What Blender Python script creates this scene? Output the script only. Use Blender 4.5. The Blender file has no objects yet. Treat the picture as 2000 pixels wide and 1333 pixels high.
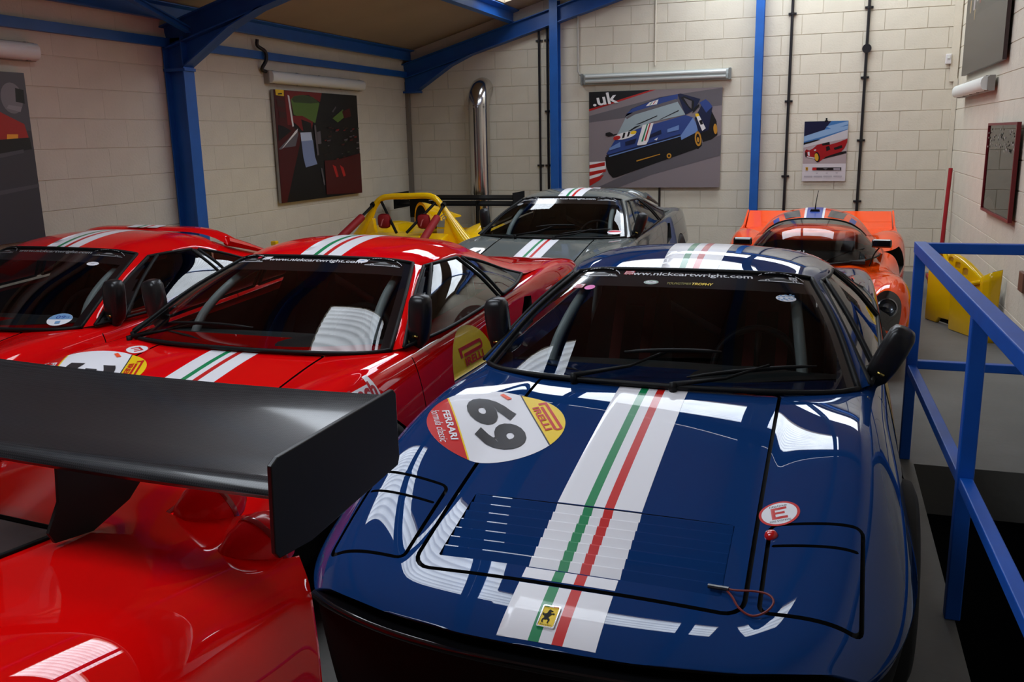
import bpy, bmesh, math, random
from mathutils import Vector, Matrix
from mathutils.bvhtree import BVHTree
random.seed(7)
C = bpy.context.scene.collection
SC = bpy.context.scene

# ---------------------------------------------------------------- camera
CAM_H = 1.65
YAW, PITCH, ROLL, FPX = 0.3326, 0.2218, -0.0212, 1758.0
cam_d = bpy.data.cameras.new('camera')
cam = bpy.data.objects.new('camera', cam_d)
C.objects.link(cam)
fw = Vector((-math.sin(YAW) * math.cos(PITCH), math.cos(YAW) * math.cos(PITCH), -math.sin(PITCH)))
r0 = Vector((math.cos(YAW), math.sin(YAW), 0))
u0 = r0.cross(fw)
rr = math.cos(ROLL) * r0 + math.sin(ROLL) * u0
uu = -math.sin(ROLL) * r0 + math.cos(ROLL) * u0
cam.matrix_world = Matrix(((rr.x, uu.x, -fw.x, 0), (rr.y, uu.y, -fw.y, 0), (rr.z, uu.z, -fw.z, CAM_H), (0, 0, 0, 1)))
cam_d.sensor_fit = 'HORIZONTAL'
cam_d.sensor_width = 36.0
cam_d.lens = FPX / 2000 * 36.0
cam_d.clip_start = 0.02
SC.camera = cam

# ---------------------------------------------------------------- light and exposure
SC.view_settings.view_transform = 'Standard'
SC.view_settings.look = 'None'
SC.view_settings.gamma = 1.0
SC.view_settings.use_curve_mapping = False
SC.view_settings.exposure = 0.0
SKY_EMIT = 9.4           # daylight coming through the translucent roof sheets
wd = bpy.data.worlds.new('world')
SC.world = wd
wd.use_nodes = True
wd.node_tree.nodes['Background'].inputs[0].default_value = (0.55, 0.62, 0.75, 1)
wd.node_tree.nodes['Background'].inputs[1].default_value = 0.25

# ---------------------------------------------------------------- helpers
PI = math.pi
def V(*a): return Vector(a)
MATS = {}
def mat(name, col, rough=0.5, metal=0.0, coat=0.0, spec=0.5, emit=0.0, trans=0.0, bump=None, vary=0.0, vscale=8.0, ior=1.45):
    if name in MATS: return MATS[name]
    m = bpy.data.materials.new(name); m.use_nodes = True
    nt = m.node_tree; b = nt.nodes['Principled BSDF']
    b.inputs['Base Color'].default_value = (*col, 1)
    b.inputs['Roughness'].default_value = rough
    b.inputs['Metallic'].default_value = metal
    b.inputs['Coat Weight'].default_value = coat
    b.inputs['Coat Roughness'].default_value = 0.02
    b.inputs['Specular IOR Level'].default_value = spec
    b.inputs['IOR'].default_value = ior
    b.inputs['Transmission Weight'].default_value = trans
    if emit:
        b.inputs['Emission Color'].default_value = (*col, 1); b.inputs['Emission Strength'].default_value = emit
    if vary or bump:
        tc = nt.nodes.new('ShaderNodeTexCoord')
        n = nt.nodes.new('ShaderNodeTexNoise'); n.inputs['Scale'].default_value = vscale; n.inputs['Detail'].default_value = 6
        nt.links.new(tc.outputs['Object'], n.inputs['Vector'])
    if vary:
        mr = nt.nodes.new('ShaderNodeMapRange')
        mr.inputs[1].default_value = 0.3; mr.inputs[2].default_value = 0.7
        mr.inputs[3].default_value = 1 - vary; mr.inputs[4].default_value = 1 + vary
        nt.links.new(n.outputs['Fac'], mr.inputs[0])
        mx = nt.nodes.new('ShaderNodeVectorMath'); mx.operation = 'SCALE'
        mx.inputs[0].default_value = col
        nt.links.new(mr.outputs[0], mx.inputs['Scale'])
        nt.links.new(mx.outputs[0], b.inputs['Base Color'])
    if bump:
        sc, st = bump
        n2 = nt.nodes.new('ShaderNodeTexNoise'); n2.inputs['Scale'].default_value = sc; n2.inputs['Detail'].default_value = 4
        nt.links.new(tc.outputs['Object'], n2.inputs['Vector'])
        bp = nt.nodes.new('ShaderNodeBump'); bp.inputs['Strength'].default_value = st; bp.inputs['Distance'].default_value = 0.01
        nt.links.new(n2.outputs['Fac'], bp.inputs['Height'])
        nt.links.new(bp.outputs[0], b.inputs['Normal'])
    MATS[name] = m
    return m

def srgb(r, g, b):
    f = lambda c: (c / 255 / 12.92) if c / 255 <= 0.04045 else ((c / 255 + 0.055) / 1.055) ** 2.4
    return (f(r), f(g), f(b))

class MB:
    """collects faces, becomes one mesh"""
    def __init__(s): s.v = []; s.f = []; s.m = []
    def add(s, vs, fs, mi=0):
        o = len(s.v); s.v += [tuple(p) for p in vs]
        s.f += [tuple(i + o for i in f) for f in fs]; s.m += [mi] * len(fs); return s
    def box(s, lo, hi, mi=0, M=None):
        x0, y0, z0 = lo; x1, y1, z1 = hi
        vs = [V(x0,y0,z0),V(x1,y0,z0),V(x1,y1,z0),V(x0,y1,z0),V(x0,y0,z1),V(x1,y0,z1),V(x1,y1,z1),V(x0,y1,z1)]
        if M is not None: vs = [M @ p for p in vs]
        return s.add(vs, [(0,3,2,1),(4,5,6,7),(0,1,5,4),(1,2,6,5),(2,3,7,6),(3,0,4,7)], mi)
    def tube(s, pts, r, n=10, mi=0, caps=True, closed=False):
        pts = [Vector(p) for p in pts]; k = len(pts)
        rs = r if isinstance(r, (list, tuple)) else [r] * k
        t0 = (pts[1] - pts[0]).normalized()
        up = V(0,0,1) if abs(t0.z) < 0.9 else V(1,0,0)
        nrm = (up - t0 * up.dot(t0)).normalized()
        rings = []
        for i, p in enumerate(pts):
            if closed: t = (pts[(i+1) % k] - pts[i-1]).normalized()
            else: t = (pts[min(i+1,k-1)] - pts[max(i-1,0)]).normalized()
            nrm = (nrm - t * nrm.dot(t)).normalized(); bn = t.cross(nrm)
            rings.append([p + (nrm * math.cos(2*PI*j/n) + bn * math.sin(2*PI*j/n)) * rs[i] for j in range(n)])
        vs = [q for ring in rings for q in ring]; fs = []
        for i in range(k if closed else k - 1):
            for j in range(n):
                a = i * n; b = ((i + 1) % k) * n
                fs.append((a + j, a + (j+1) % n, b + (j+1) % n, b + j))
        if caps and not closed:
            fs.append(tuple(range(n))[::-1]); fs.append(tuple((k-1)*n + j for j in range(n)))
        return s.add(vs, fs, mi)
    def grid(s, fn, nu, nv, mi=0, mfn=None, flip=False):
        vs = [fn(i / nu, j / nv) for j in range(nv + 1) for i in range(nu + 1)]
        o = len(s.v); s.v += [tuple(p) for p in vs]
        for j in range(nv):
            for i in range(nu):
                a = o + j * (nu + 1) + i
                q = (a, a + 1, a + nu + 2, a + nu + 1)
                s.f.append(q[::-1] if flip else q)
                s.m.append(mfn((i + .5) / nu, (j + .5) / nv) if mfn else mi)
        return s
    def prism(s, poly, axis, a, b, mi=0):
        """poly of 2D points extruded along an axis ('x','y','z')"""
        n = len(poly)
        def P(p, t): return {'x': (t, p[0], p[1]), 'y': (p[0], t, p[1]), 'z': (p[0], p[1], t)}[axis]
        vs = [P(p, a) for p in poly] + [P(p, b) for p in poly]
        fs = [tuple(range(n))[::-1], tuple(range(n, 2 * n))] + [(i, (i+1) % n, n + (i+1) % n, n + i) for i in range(n)]
        return s.add(vs, fs, mi)
    def lathe(s, prof, n=24, M=None, mi=0):
        vs = []
        for r, z in prof:
            for j in range(n): vs.append(V(r * math.cos(2*PI*j/n), r * math.sin(2*PI*j/n), z))
        if M is not None: vs = [M @ p for p in vs]
        fs = [(i*n + j, i*n + (j+1) % n, (i+1)*n + (j+1) % n, (i+1)*n + j) for i in range(len(prof)-1) for j in range(n)]
        return s.add(vs, fs, mi)
    def mesh(s, name, smooth=True, angle=None, bevel=0, recalc=True):
        me = bpy.data.meshes.new(name); me.from_pydata(s.v, [], s.f)
        for p, mi in zip(me.polygons, s.m): p.material_index = mi
        bm = bmesh.new(); bm.from_mesh(me)
        if recalc: bmesh.ops.recalc_face_normals(bm, faces=bm.faces)
        if bevel:
            es = [e for e in bm.edges if len(e.link_faces) == 2 and e.calc_face_angle(0) > 0.6]
            bmesh.ops.bevel(bm, geom=es, offset=bevel, segments=2, affect='EDGES', profile=0.5)
        if angle is not None:
            for e in bm.edges:
                if len(e.link_faces) == 2 and e.calc_face_angle(0) > math.radians(angle): e.smooth = False
        for f in bm.faces: f.smooth = smooth
        bm.to_mesh(me); bm.free(); me.update()
        return me

def link(name, me, mats=(), parent=None, loc=None, rot=None):
    o = bpy.data.objects.new(name, me); C.objects.link(o)
    if me is not None:
        while len(me.materials) < len(mats): me.materials.append(None)
        for i, m in enumerate(mats):
            if me.materials[i] is None: me.materials[i] = m
            elif me.materials[i] is not m:
                o.material_slots[i].link = 'OBJECT'; o.material_slots[i].material = m
    if parent is not None: o.parent = parent
    if loc is not None: o.location = loc
    if rot is not None: o.rotation_euler = rot
    return o
def mk(name, mb, mats, parent=None, smooth=True, angle=35, bevel=0, loc=None, rot=None):
    if not isinstance(mats, (list, tuple)): mats = [mats]
    return link(name, mb.mesh(name, smooth, angle, bevel), mats, parent, loc, rot)
def tag(o, label=None, cat=None, group=None, kind=None):
    if label: o['label'] = label
    if cat: o['category'] = cat
    if group: o['group'] = group
    if kind: o['kind'] = kind
    return o
def empty(name, loc=(0,0,0), label=None, cat=None, group=None, rotz=0):
    o = bpy.data.objects.new(name, None); C.objects.link(o); o.location = loc; o.rotation_euler = (0,0,rotz)
    o.empty_display_size = 0.1
    return tag(o, label, cat, group)
def struct(o): o['kind'] = 'structure'; return o

def spline(pts, n):
    """Catmull-Rom through points, n samples, roughly even in arc length"""
    pts = [Vector(p) for p in pts]
    P = [pts[0] * 2 - pts[1]] + pts + [pts[-1] * 2 - pts[-2]]
    den = []
    for i in range(1, len(P) - 2):
        for k in range(16):
            t = k / 16
            a, b, c, d = P[i-1], P[i], P[i+1], P[i+2]
            den.append(0.5 * ((2*b) + (c - a) * t + (2*a - 5*b + 4*c - d) * t*t + (3*b - a - 3*c + d) * t**3))
    den.append(pts[-1])
    L = [0]
    for i in range(1, len(den)): L.append(L[-1] + (den[i] - den[i-1]).length)
    out = []; j = 0
    for k in range(n):
        s = L[-1] * k / (n - 1)
        while j < len(L) - 2 and L[j+1] < s: j += 1
        t = (s - L[j]) / max(1e-9, L[j+1] - L[j]); out.append(den[j].lerp(den[j+1], min(1, max(0, t))))
    return out
class Curve3:
    def __init__(s, pts, n=64): s.p = spline(pts, n) if len(pts) > 2 else [Vector(pts[0]).lerp(Vector(pts[1]), i / (n-1)) for i in range(n)]
    def __call__(s, t):
        x = max(0, min(1, t)) * (len(s.p) - 1); i = min(int(x), len(s.p) - 2); return s.p[i].lerp(s.p[i+1], x - i)
def coons(c0, c1, d0, d1, bulge=0.0, out=None):
    """c0 (v=0), c1 (v=1) along u; d0 (u=0), d1 (u=1) along v"""
    def f(u, v):
        p = c0(u) * (1-v) + c1(u) * v + d0(v) * (1-u) + d1(v) * u \
            - (c0(0) * (1-u)*(1-v) + c0(1) * u*(1-v) + c1(0) * (1-u)*v + c1(1) * u*v)
        if bulge: p = p + out * (bulge * 16 * u*(1-u)*v*(1-v))
        return p
    return f
def interp(tab, y):
    """smooth (monotone-ish) interpolation in a table of (y, value)"""
    k = len(tab)
    if y <= tab[0][0]: return tab[0][1]
    if y >= tab[-1][0]: return tab[-1][1]
    for i in range(k - 1):
        if tab[i][0] <= y <= tab[i+1][0]: break
    h = tab[i+1][0] - tab[i][0]; t = (y - tab[i][0]) / h
    def sl(j):
        if j == 0: return (tab[1][1]-tab[0][1]) / (tab[1][0]-tab[0][0])
        if j == k-1: return (tab[-1][1]-tab[-2][1]) / (tab[-1][0]-tab[-2][0])
        return (tab[j+1][1]-tab[j-1][1]) / (tab[j+1][0]-tab[j-1][0])
    m0, m1 = sl(i) * h, sl(i+1) * h; a, b = tab[i][1], tab[i+1][1]
    return (2*t**3-3*t*t+1)*a + (t**3-2*t*t+t)*m0 + (-2*t**3+3*t*t)*b + (t**3-t*t)*m1
def rrect(x0, y0, x1, y1, r, n=5):
    """rounded rectangle outline, counter-clockwise; r may be a list of 4 (bl, br, tr, tl)"""
    rs = r if isinstance(r, (list, tuple)) else [r]*4
    out = []
    for (cx, cy, a, q) in ((x0+rs[0], y0+rs[0], PI, rs[0]), (x1-rs[1], y0+rs[1], 1.5*PI, rs[1]), (x1-rs[2], y1-rs[2], 0, rs[2]), (x0+rs[3], y1-rs[3], .5*PI, rs[3])):
        for i in range(n + 1): out.append((cx + q*math.cos(a + .5*PI*i/n), cy + q*math.sin(a + .5*PI*i/n)))
    return out
def eval_mesh(o):
    dg = bpy.context.evaluated_depsgraph_get(); dg.update()
    return bpy.data.meshes.new_from_object(o.evaluated_get(dg), preserve_all_data_layers=True, depsgraph=dg)
def subsurf_mesh(me, lv):
    o = bpy.data.objects.new('tmp', me); C.objects.link(o)
    md = o.modifiers.new('s', 'SUBSURF'); md.levels = lv; md.render_levels = lv
    r = eval_mesh(o); bpy.data.objects.remove(o)
    for p in r.polygons: p.use_smooth = True
    return r
def boolean(me, cut, op='DIFFERENCE', solver='EXACT'):
    a = bpy.data.objects.new('ba', me); b = bpy.data.objects.new('bb', cut); C.objects.link(a); C.objects.link(b)
    md = a.modifiers.new('b', 'BOOLEAN'); md.object = b; md.operation = op; md.solver = solver; md.material_mode = 'INDEX'
    r = eval_mesh(a); bpy.data.objects.remove(a); bpy.data.objects.remove(b)
    return r
def keep_normals(me, ref, skip=()):
    """shade a cut mesh with the normals of the uncut surface (faces whose material is in skip stay as they are)"""
    rv = BVHTree.FromPolygons([v.co for v in ref.vertices], [tuple(p.vertices) for p in ref.polygons])
    rn = [v.normal.copy() for v in ref.vertices]
    ls = [None] * len(me.loops); cache = {}
    for p in me.polygons:
        for li in p.loop_indices:
            vi = me.loops[li].vertex_index
            if p.material_index in skip: ls[li] = p.normal[:]; continue
            if vi not in cache:
                co, no, fi, d = rv.find_nearest(me.vertices[vi].co)
                if fi is None or d > 1e-4: cache[vi] = None
                else:
                    q = ref.polygons[fi]; acc = V(0,0,0)
                    for k in q.vertices:
                        w = 1 / (1e-6 + (ref.vertices[k].co - me.vertices[vi].co).length); acc += rn[k] * w
                    cache[vi] = acc.normalized()
            nn = cache[vi]
            ls[li] = p.normal[:] if nn is None or nn.dot(p.normal) < 0.5 else nn[:]
    for p in me.polygons: p.use_smooth = True
    me.normals_split_custom_set(ls)
def bvh_of(me): return BVHTree.FromPolygons([v.co for v in me.vertices], [tuple(p.vertices) for p in me.polygons])

# flat print: 2D shapes draped over a surface
FONT_CACHE = {}
def text2d(s, size=1.0, shear=0.0, bold=0.0, sx=1.0, align='CENTER', space=1.0):
    """list of (verts2d, faces) of a text, centred on its own height"""
    key = (s, shear, bold, align, space)
    if key not in FONT_CACHE:
        cu = bpy.data.curves.new('t', 'FONT'); cu.body = s; cu.shear = shear; cu.offset = bold; cu.align_x = align; cu.space_character = space
        cu.resolution_u = 4
        o = bpy.data.objects.new('t', cu); C.objects.link(o)
        me = eval_mesh(o)
        FONT_CACHE[key] = ([(v.co.x, v.co.y) for v in me.vertices], [tuple(p.vertices) for p in me.polygons])
        bpy.data.objects.remove(o); bpy.data.meshes.remove(me)
    v, f = FONT_CACHE[key]
    return ([(x * size * sx, y * size) for x, y in v], f)
def fit2d(sh, x0, y0, x1, y1, rot=0):
    """stretch a 2D shape into a box, after turning it by rot quarter turns"""
    v, f = sh
    for _ in range(rot % 4): v = [(-y, x) for x, y in v]
    ax = min(p[0] for p in v); bx = max(p[0] for p in v); ay = min(p[1] for p in v); by = max(p[1] for p in v)
    return ([(x0 + (x-ax)/(bx-ax)*(x1-x0), y0 + (y-ay)/(by-ay)*(y1-y0)) for x, y in v], f)
def poly2d(pts): return ([tuple(p) for p in pts], [tuple(range(len(pts)))])
def ell2d(cx, cy, a, b, n=40, t0=0, t1=2*PI): 
    return poly2d([(cx + a*math.cos(t0 + (t1-t0)*i/n), cy + b*math.sin(t0 + (t1-t0)*i/n)) for i in range(n + (0 if t1 - t0 > 6.28 else 1))])
def ring2d(cx, cy, a, b, w, n=40):
    v = [(cx + (a - q*w)*math.cos(2*PI*i/n), cy + (b - q*w)*math.sin(2*PI*i/n)) for i in range(n) for q in (0, 1)]
    return (v, [(2*i, 2*((i+1) % n), 2*((i+1) % n)+1, 2*i+1) for i in range(n)])
def xf2d(sh, M2=None, ox=0, oy=0, rot=0, s=1):
    c, q = math.cos(rot)*s, math.sin(rot)*s
    return ([(ox + c*x - q*y, oy + q*x + c*y) for x, y in sh[0]], sh[1])
def drape(name, layers, place, mats, parent, step=0.03, lift=0.0006, smooth=True, base=0.0008):
    """layers: list of (shape2d, material index); place(u, v) -> (point, normal) or None. One mesh, each layer a hair above the last."""
    bm = bmesh.new()
    for li, (sh, mi) in enumerate(layers):
        b2 = bmesh.new()
        vs = [b2.verts.new((x, y, 0)) for x, y in sh[0]]
        for f in sh[1]:
            try: b2.faces.new([vs[i] for i in f])
            except ValueError: pass
        if not b2.faces: b2.free(); continue
        xs = [p[0] for p in sh[0]]; ys = [p[1] for p in sh[0]]
        if step:
            for ax, lo, hi in ((0, min(xs), max(xs)), (1, min(ys), max(ys))):
                k = math.ceil(lo / step)
                while k * step < hi:
                    co = V(0,0,0); co[ax] = k * step; no = V(0,0,0); no[ax] = 1
                    bmesh.ops.bisect_plane(b2, geom=b2.verts[:] + b2.edges[:] + b2.faces[:], plane_co=co, plane_no=no)
                    k += 1
        mp = {}
        for v in b2.verts:
            r = place(v.co.x, v.co.y)
            if r is None: continue
            mp[v] = bm.verts.new(r[0] + r[1] * (base + lift * li))
        for f in b2.faces:
            if all(v in mp for v in f.verts):
                try:
                    nf = bm.faces.new([mp[v] for v in f.verts]); nf.material_index = mi; nf.smooth = smooth
                except ValueError: pass
        b2.free()
    me = bpy.data.meshes.new(name); bm.to_mesh(me); bm.free()
    return link(name, me, mats, parent)
def on_plane(o, ux, uy):
    o, ux, uy = Vector(o), Vector(ux), Vector(uy); n = ux.cross(uy).normalized()
    return lambda u, v: (o + ux*u + uy*v, n)
def on_bvh(bv, M, direction):
    """M(u,v) -> start point of a ray in the given direction"""
    d = Vector(direction)
    def f(u, v):
        co, no, fi, ds = bv.ray_cast(M(u, v), d)
        if co is None: return None
        if no.dot(d) > 0: no = -no
        return (co, no)
    return f
def on_patch(fn, flip=False):
    def f(u, v):
        e = 1e-3; p = fn(u, v)
        n = (fn(u+e, v) - fn(u-e, v)).cross(fn(u, v+e) - fn(u, v-e)).normalized()
        return (p, -n if flip else n)
    return f
# ================================================================ the building
XL, XR, YB, YF = -5.45, 1.38, 11.6, -5.5
ROOF_Z0, ROOF_S = 2.80, 0.28
def roof_z(x): return ROOF_Z0 + ROOF_S * (x - XL)
WALLP = mat('painted_block', srgb(212, 203, 184), 0.75, bump=(55, .25), vary=.05, vscale=3.0)
MORTAR = mat('painted_mortar', srgb(212, 203, 184), 0.8, bump=(40, .3))
STEEL = mat('blue_steel', srgb(30, 92, 172), 0.38, vary=.10, vscale=5)
STEELD = mat('blue_steel_rafter', srgb(26, 84, 160), 0.4, vary=.12, vscale=4)
CEIL = mat('roof_lining', srgb(160, 145, 125), 0.8, vary=.07, vscale=1.2)
FLOORM = mat('concrete_floor', srgb(100, 99, 95), 0.55, bump=(30, .15), vary=.16, vscale=1.7)
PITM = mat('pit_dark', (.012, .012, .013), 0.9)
SLABM = mat('slab_edge', srgb(96, 94, 92), 0.8, vary=.1)

# floor with the stair opening on the right
PX0, PY1 = 0.505, 4.72
fb = MB()
fb.box((XL-.2, YF, -.26), (PX0, YB+.2, 0)); fb.box((PX0, PY1, -.26), (XR+.2, YB+.2, 0)); fb.box((PX0, YF, -.26), (XR+.2, -1.6, 0))
floor = struct(mk('floor', fb, FLOORM, smooth=False))
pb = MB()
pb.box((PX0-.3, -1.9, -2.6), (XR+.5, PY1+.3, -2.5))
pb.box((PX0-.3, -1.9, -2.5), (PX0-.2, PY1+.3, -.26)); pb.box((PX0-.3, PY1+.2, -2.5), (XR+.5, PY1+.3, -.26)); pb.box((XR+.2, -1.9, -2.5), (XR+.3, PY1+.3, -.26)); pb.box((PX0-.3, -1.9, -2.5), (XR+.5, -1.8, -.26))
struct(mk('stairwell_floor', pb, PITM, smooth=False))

def wall_blocks(parent, frame, u0, u1, rows, phase, zlimit=None, perp=.005, e=.002):
    """painted concrete blocks: each its own piece; frame(u, z, depth) -> point"""
    def bmesh_block(w, hh, cut=None):
        d, b = .006, .0025
        vs = [(0,0,0),(w,0,0),(w,0,hh),(0,0,hh),(e,-d,b),(w-e,-d,b),(w-e,-d,hh-b),(e,-d,hh-b)]
        fs = [(4,5,6,7),(0,1,5,4),(1,2,6,5),(2,3,7,6),(3,0,4,7)]
        mb = MB(); mb.add(vs, fs); return mb.mesh('block', smooth=False, recalc=True)
    cache = {}
    n = 0
    for k in rows:
        z = .067 + .225 * k - .005
        u = u0 - ((u0 - phase - (.225 if k % 2 else 0)) % .45)
        while u < u1 - .02:
            a, b = max(u, u0), min(u + .45, u1)
            if b - a > .04:
                w = round(b - a - perp, 3); hh = .219
                if zlimit is None or min(zlimit(a), zlimit(b)) > z + .225:
                    key = (w, hh)
                    if key not in cache: cache[key] = bmesh_block(w, hh)
                    me = cache[key]
                elif max(zlimit(a), zlimit(b)) > z + .04:
                    za, zb = zlimit(a) - z, zlimit(b) - z
                    pts = [(0, 0), (w, 0), (w, max(.01, min(hh, zb))), (0, max(.01, min(hh, za)))]
                    mb = MB(); vs = [(x, 0, y) for x, y in pts] + [(x, -.006, y) for x, y in pts]
                    mb.add(vs, [(4,5,6,7),(0,1,5,4),(1,2,6,5),(2,3,7,6),(3,0,4,7)]); me = mb.mesh('block', smooth=False)
                else: me = None
                if me is not None:
                    o = link('block', me, [WALLP], parent); o.matrix_local = frame(a + perp/2, z + .003, (n * 7919 % 13) * (.00012 if e > .001 else .00002)); n += 1
            u += .45
def frameB(u, z, d): return Matrix.Translation(V(u, YB - d, z))
def frameL(u, z, d): return Matrix.Translation(V(XL + d, u, z)) @ Matrix.Rotation(PI/2, 4, 'Z')
def frameR(u, z, d): return Matrix.Translation(V(XR - d, u, z)) @ Matrix.Rotation(-PI/2, 4, 'Z')
b = MB(); b.prism([(XL-.2, -.0), (XR+.2, -.0), (XR+.2, roof_z(XR+.2)), (XL-.2, roof_z(XL-.2))], 'y', YB, YB+.2)
wall_back = struct(mk('wall_back', b, MORTAR, smooth=False))
wall_blocks(wall_back, frameB, XL, XR, range(0, 19), -.3335, lambda x: roof_z(x) - .02)
b = MB(); b.box((XL-.2, YF, 0), (XL, YB, ROOF_Z0))
wall_left = struct(mk('wall_left', b, MORTAR, smooth=False))
wall_blocks(wall_left, frameL, 2.2, YB, range(0, 12), .1, lambda y: ROOF_Z0, perp=.0008, e=.0003)
b = MB(); b.box((XR, YF, 0), (XR+.2, YB, roof_z(XR)))
wall_right = struct(mk('wall_right', b, MORTAR, smooth=False))
wall_blocks(wall_right, lambda u, z, d: frameR(YB - (u), z, d), YB - YB, YB - 6.2, range(0, 15), .12, None, perp=.0008, e=.0003)
b = MB(); b.prism([(XL-.2, 0), (XR+.2, 0), (XR+.2, roof_z(XR+.2)), (XL-.2, roof_z(XL-.2))], 'y', YF-.2, YF)
struct(mk('wall_front', b, WALLP, smooth=False))

# roof lining with openings for the translucent sheets
SKY = [(-3.4, -2.02, 3.5, 4.65), (-2.02, -.3, 3.45, 3.8), (-3.3, -.40, 6.87, 8.3), (-3.80, -3.42, 10.3, 10.98), (-1.75, 1.1, 9.9, 11.3), (-3.4, -1.4, .1, 1.6)]
b = MB()
def roof_piece(x0, x1, y0, y1):
    if x1 - x0 > 1e-4: b.prism([(x0, roof_z(x0)), (x1, roof_z(x1)), (x1, roof_z(x1)+.06), (x0, roof_z(x0)+.06)], 'y', y0, y1)
yy = sorted({YF-.2, YB+.2} | {q for s_ in SKY for q in s_[2:]})
for y0, y1 in zip(yy[:-1], yy[1:]):
    x = XL - .2
    for sx0, sx1, sy0, sy1 in sorted(q for q in SKY if q[2] < y0 + 1e-6 and q[3] > y1 - 1e-6):
        roof_piece(x, sx0, y0, y1); x = sx1
    roof_piece(x, XR+.2, y0, y1)
struct(mk('ceiling', b, CEIL, smooth=False))
# translucent corrugated sheets: daylight shines through, dimmer bands along the troughs painted into the emission strength
def sheet_mat():
    m = bpy.data.materials.new('rooflight_sheet'); m.use_nodes = True; nt = m.node_tree
    bs = nt.nodes['Principled BSDF']; bs.inputs['Base Color'].default_value = (.6,.6,.58,1); bs.inputs['Roughness'].default_value = .4
    tc = nt.nodes.new('ShaderNodeTexCoord'); sx = nt.nodes.new('ShaderNodeSeparateXYZ'); nt.links.new(tc.outputs['Object'], sx.inputs[0])
    mu = nt.nodes.new('ShaderNodeMath'); mu.operation = 'MULTIPLY'; mu.inputs[1].default_value = 2*PI/.076; nt.links.new(sx.outputs['Y'], mu.inputs[0])
    sn = nt.nodes.new('ShaderNodeMath'); sn.operation = 'SINE'; nt.links.new(mu.outputs[0], sn.inputs[0])
    nz = nt.nodes.new('ShaderNodeTexNoise'); nz.inputs['Scale'].default_value = 2.5; nz.inputs['Detail'].default_value = 5; nt.links.new(tc.outputs['Object'], nz.inputs['Vector'])
    r1 = nt.nodes.new('ShaderNodeMapRange'); r1.inputs[1].default_value = -1; r1.inputs[2].default_value = 1; r1.inputs[3].default_value = .72; r1.inputs[4].default_value = 1; nt.links.new(sn.outputs[0], r1.inputs[0])
    r2 = nt.nodes.new('ShaderNodeMapRange'); r2.inputs[1].default_value = .3; r2.inputs[2].default_value = .7; r2.inputs[3].default_value = .8; r2.inputs[4].default_value = 1.05; nt.links.new(nz.outputs[0], r2.inputs[0])
    m2 = nt.nodes.new('ShaderNodeMath'); m2.operation = 'MULTIPLY'; nt.links.new(r1.outputs[0], m2.inputs[0]); nt.links.new(r2.outputs[0], m2.inputs[1])
    m3 = nt.nodes.new('ShaderNodeMath'); m3.operation = 'MULTIPLY'; m3.inputs[1].default_value = SKY_EMIT; nt.links.new(m2.outputs[0], m3.inputs[0])
    bs.inputs['Emission Color'].default_value = (.86, .94, 1.03, 1)
    nt.links.new(m3.outputs[0], bs.inputs['Emission Strength'])
    return m
SHEET = sheet_mat()
for i, (SKX0, SKX1, y0, y1) in enumerate(SKY):
    b = MB(); n = int((y1 - y0) / .0095)
    b.grid(lambda u, v: V(SKX0 + (SKX1-SKX0)*v, y0 + (y1-y0)*u, roof_z(SKX0 + (SKX1-SKX0)*v) + .045 + .012*math.sin((y0 + (y1-y0)*u)*2*PI/.076)), n, 1)
    me = b.mesh('sheet', recalc=False)
    struct(link('window_%d' % (i+1), me, [SHEET]))

# steel frame
def ibeam(mb, p0, p1, depth, width, up, tf=.012, tw=.008):
    p0, p1, up = Vector(p0), Vector(p1), Vector(up).normalized(); t = (p1 - p0).normalized(); s = t.cross(up).normalized(); L = (p1-p0).length
    up = s.cross(t)
    M = Matrix(((t.x, s.x, up.x, p0.x), (t.y, s.y, up.y, p0.y), (t.z, s.z, up.z, p0.z), (0,0,0,1)))
    mb.box((0, -width/2, -depth/2), (L, width/2, -depth/2 + tf), M=M); mb.box((0, -width/2, depth/2 - tf), (L, width/2, depth/2), M=M)
    mb.box((0, -tw/2, -depth/2 + tf), (L, tw/2, depth/2 - tf), M=M)
def portal(y, name, wid=.14, col=True):
    t = empty(name, (XL, y, 0)); struct(t)
    if col:
        c = MB(); ibeam(c, (.12, 0, 0), (.12, 0, 2.55), .20, wid, (1, 0, 0)); mk('steel_column', c, STEEL, t, smooth=False)
    r = MB()
    x1 = XR - XL
    def zc(x): return ROOF_Z0 + ROOF_S*x - .145 - .11
    ibeam(r, (.02, 0, zc(.02)), (x1, 0, zc(x1)), .19, wid, (-ROOF_S, 0, 1)); mk('steel_rafter', r, STEELD, t, smooth=False)
    h = MB()
    # haunch under the rafter foot: web plate and its sloping flange
    A, B_, Cc = (.20, 2.29), (.55, 2.545 + .02), (1.0, zc(1.0) - .09)
    h.prism([(.20, 2.29), (.70, 2.60), (1.05, zc(1.05) - .09), (.02, zc(.02) - .05), (.02, 2.29)], 'y', -.005, .005)
    for (a, c_) in (((.20, 2.29), (.70, 2.60)), ((.70, 2.60), (1.05, zc(1.05) - .09))):
        d = V(c_[0]-a[0], c_[1]-a[1]).normalized(); q = V(-d.y, d.x) * .012
        h.prism([a, c_, (c_[0]+q.x, c_[1]+q.y), (a[0]+q.x, a[1]+q.y)], 'y', -wid/2, wid/2)
    h.box((.015, -wid/2 - .004, 2.27), (.235, wid/2 + .004, 2.295))
    mk('haunch', h, STEELD, t, smooth=False)
    return t
portal(6.76, 'trim_1'); portal(YB - .08, 'trim_2', col=False); portal(1.9, 'trim_3')
b = MB(); b.prism([(XL+.07, 2.69), (XL+.125, 2.69), (XL+.125, 2.70), (XL+.082, 2.70), (XL+.082, 2.805), (XL+.14, 2.82), (XL+.14, 2.83), (XL+.07, 2.812)], 'y', YF, YB)
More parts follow.
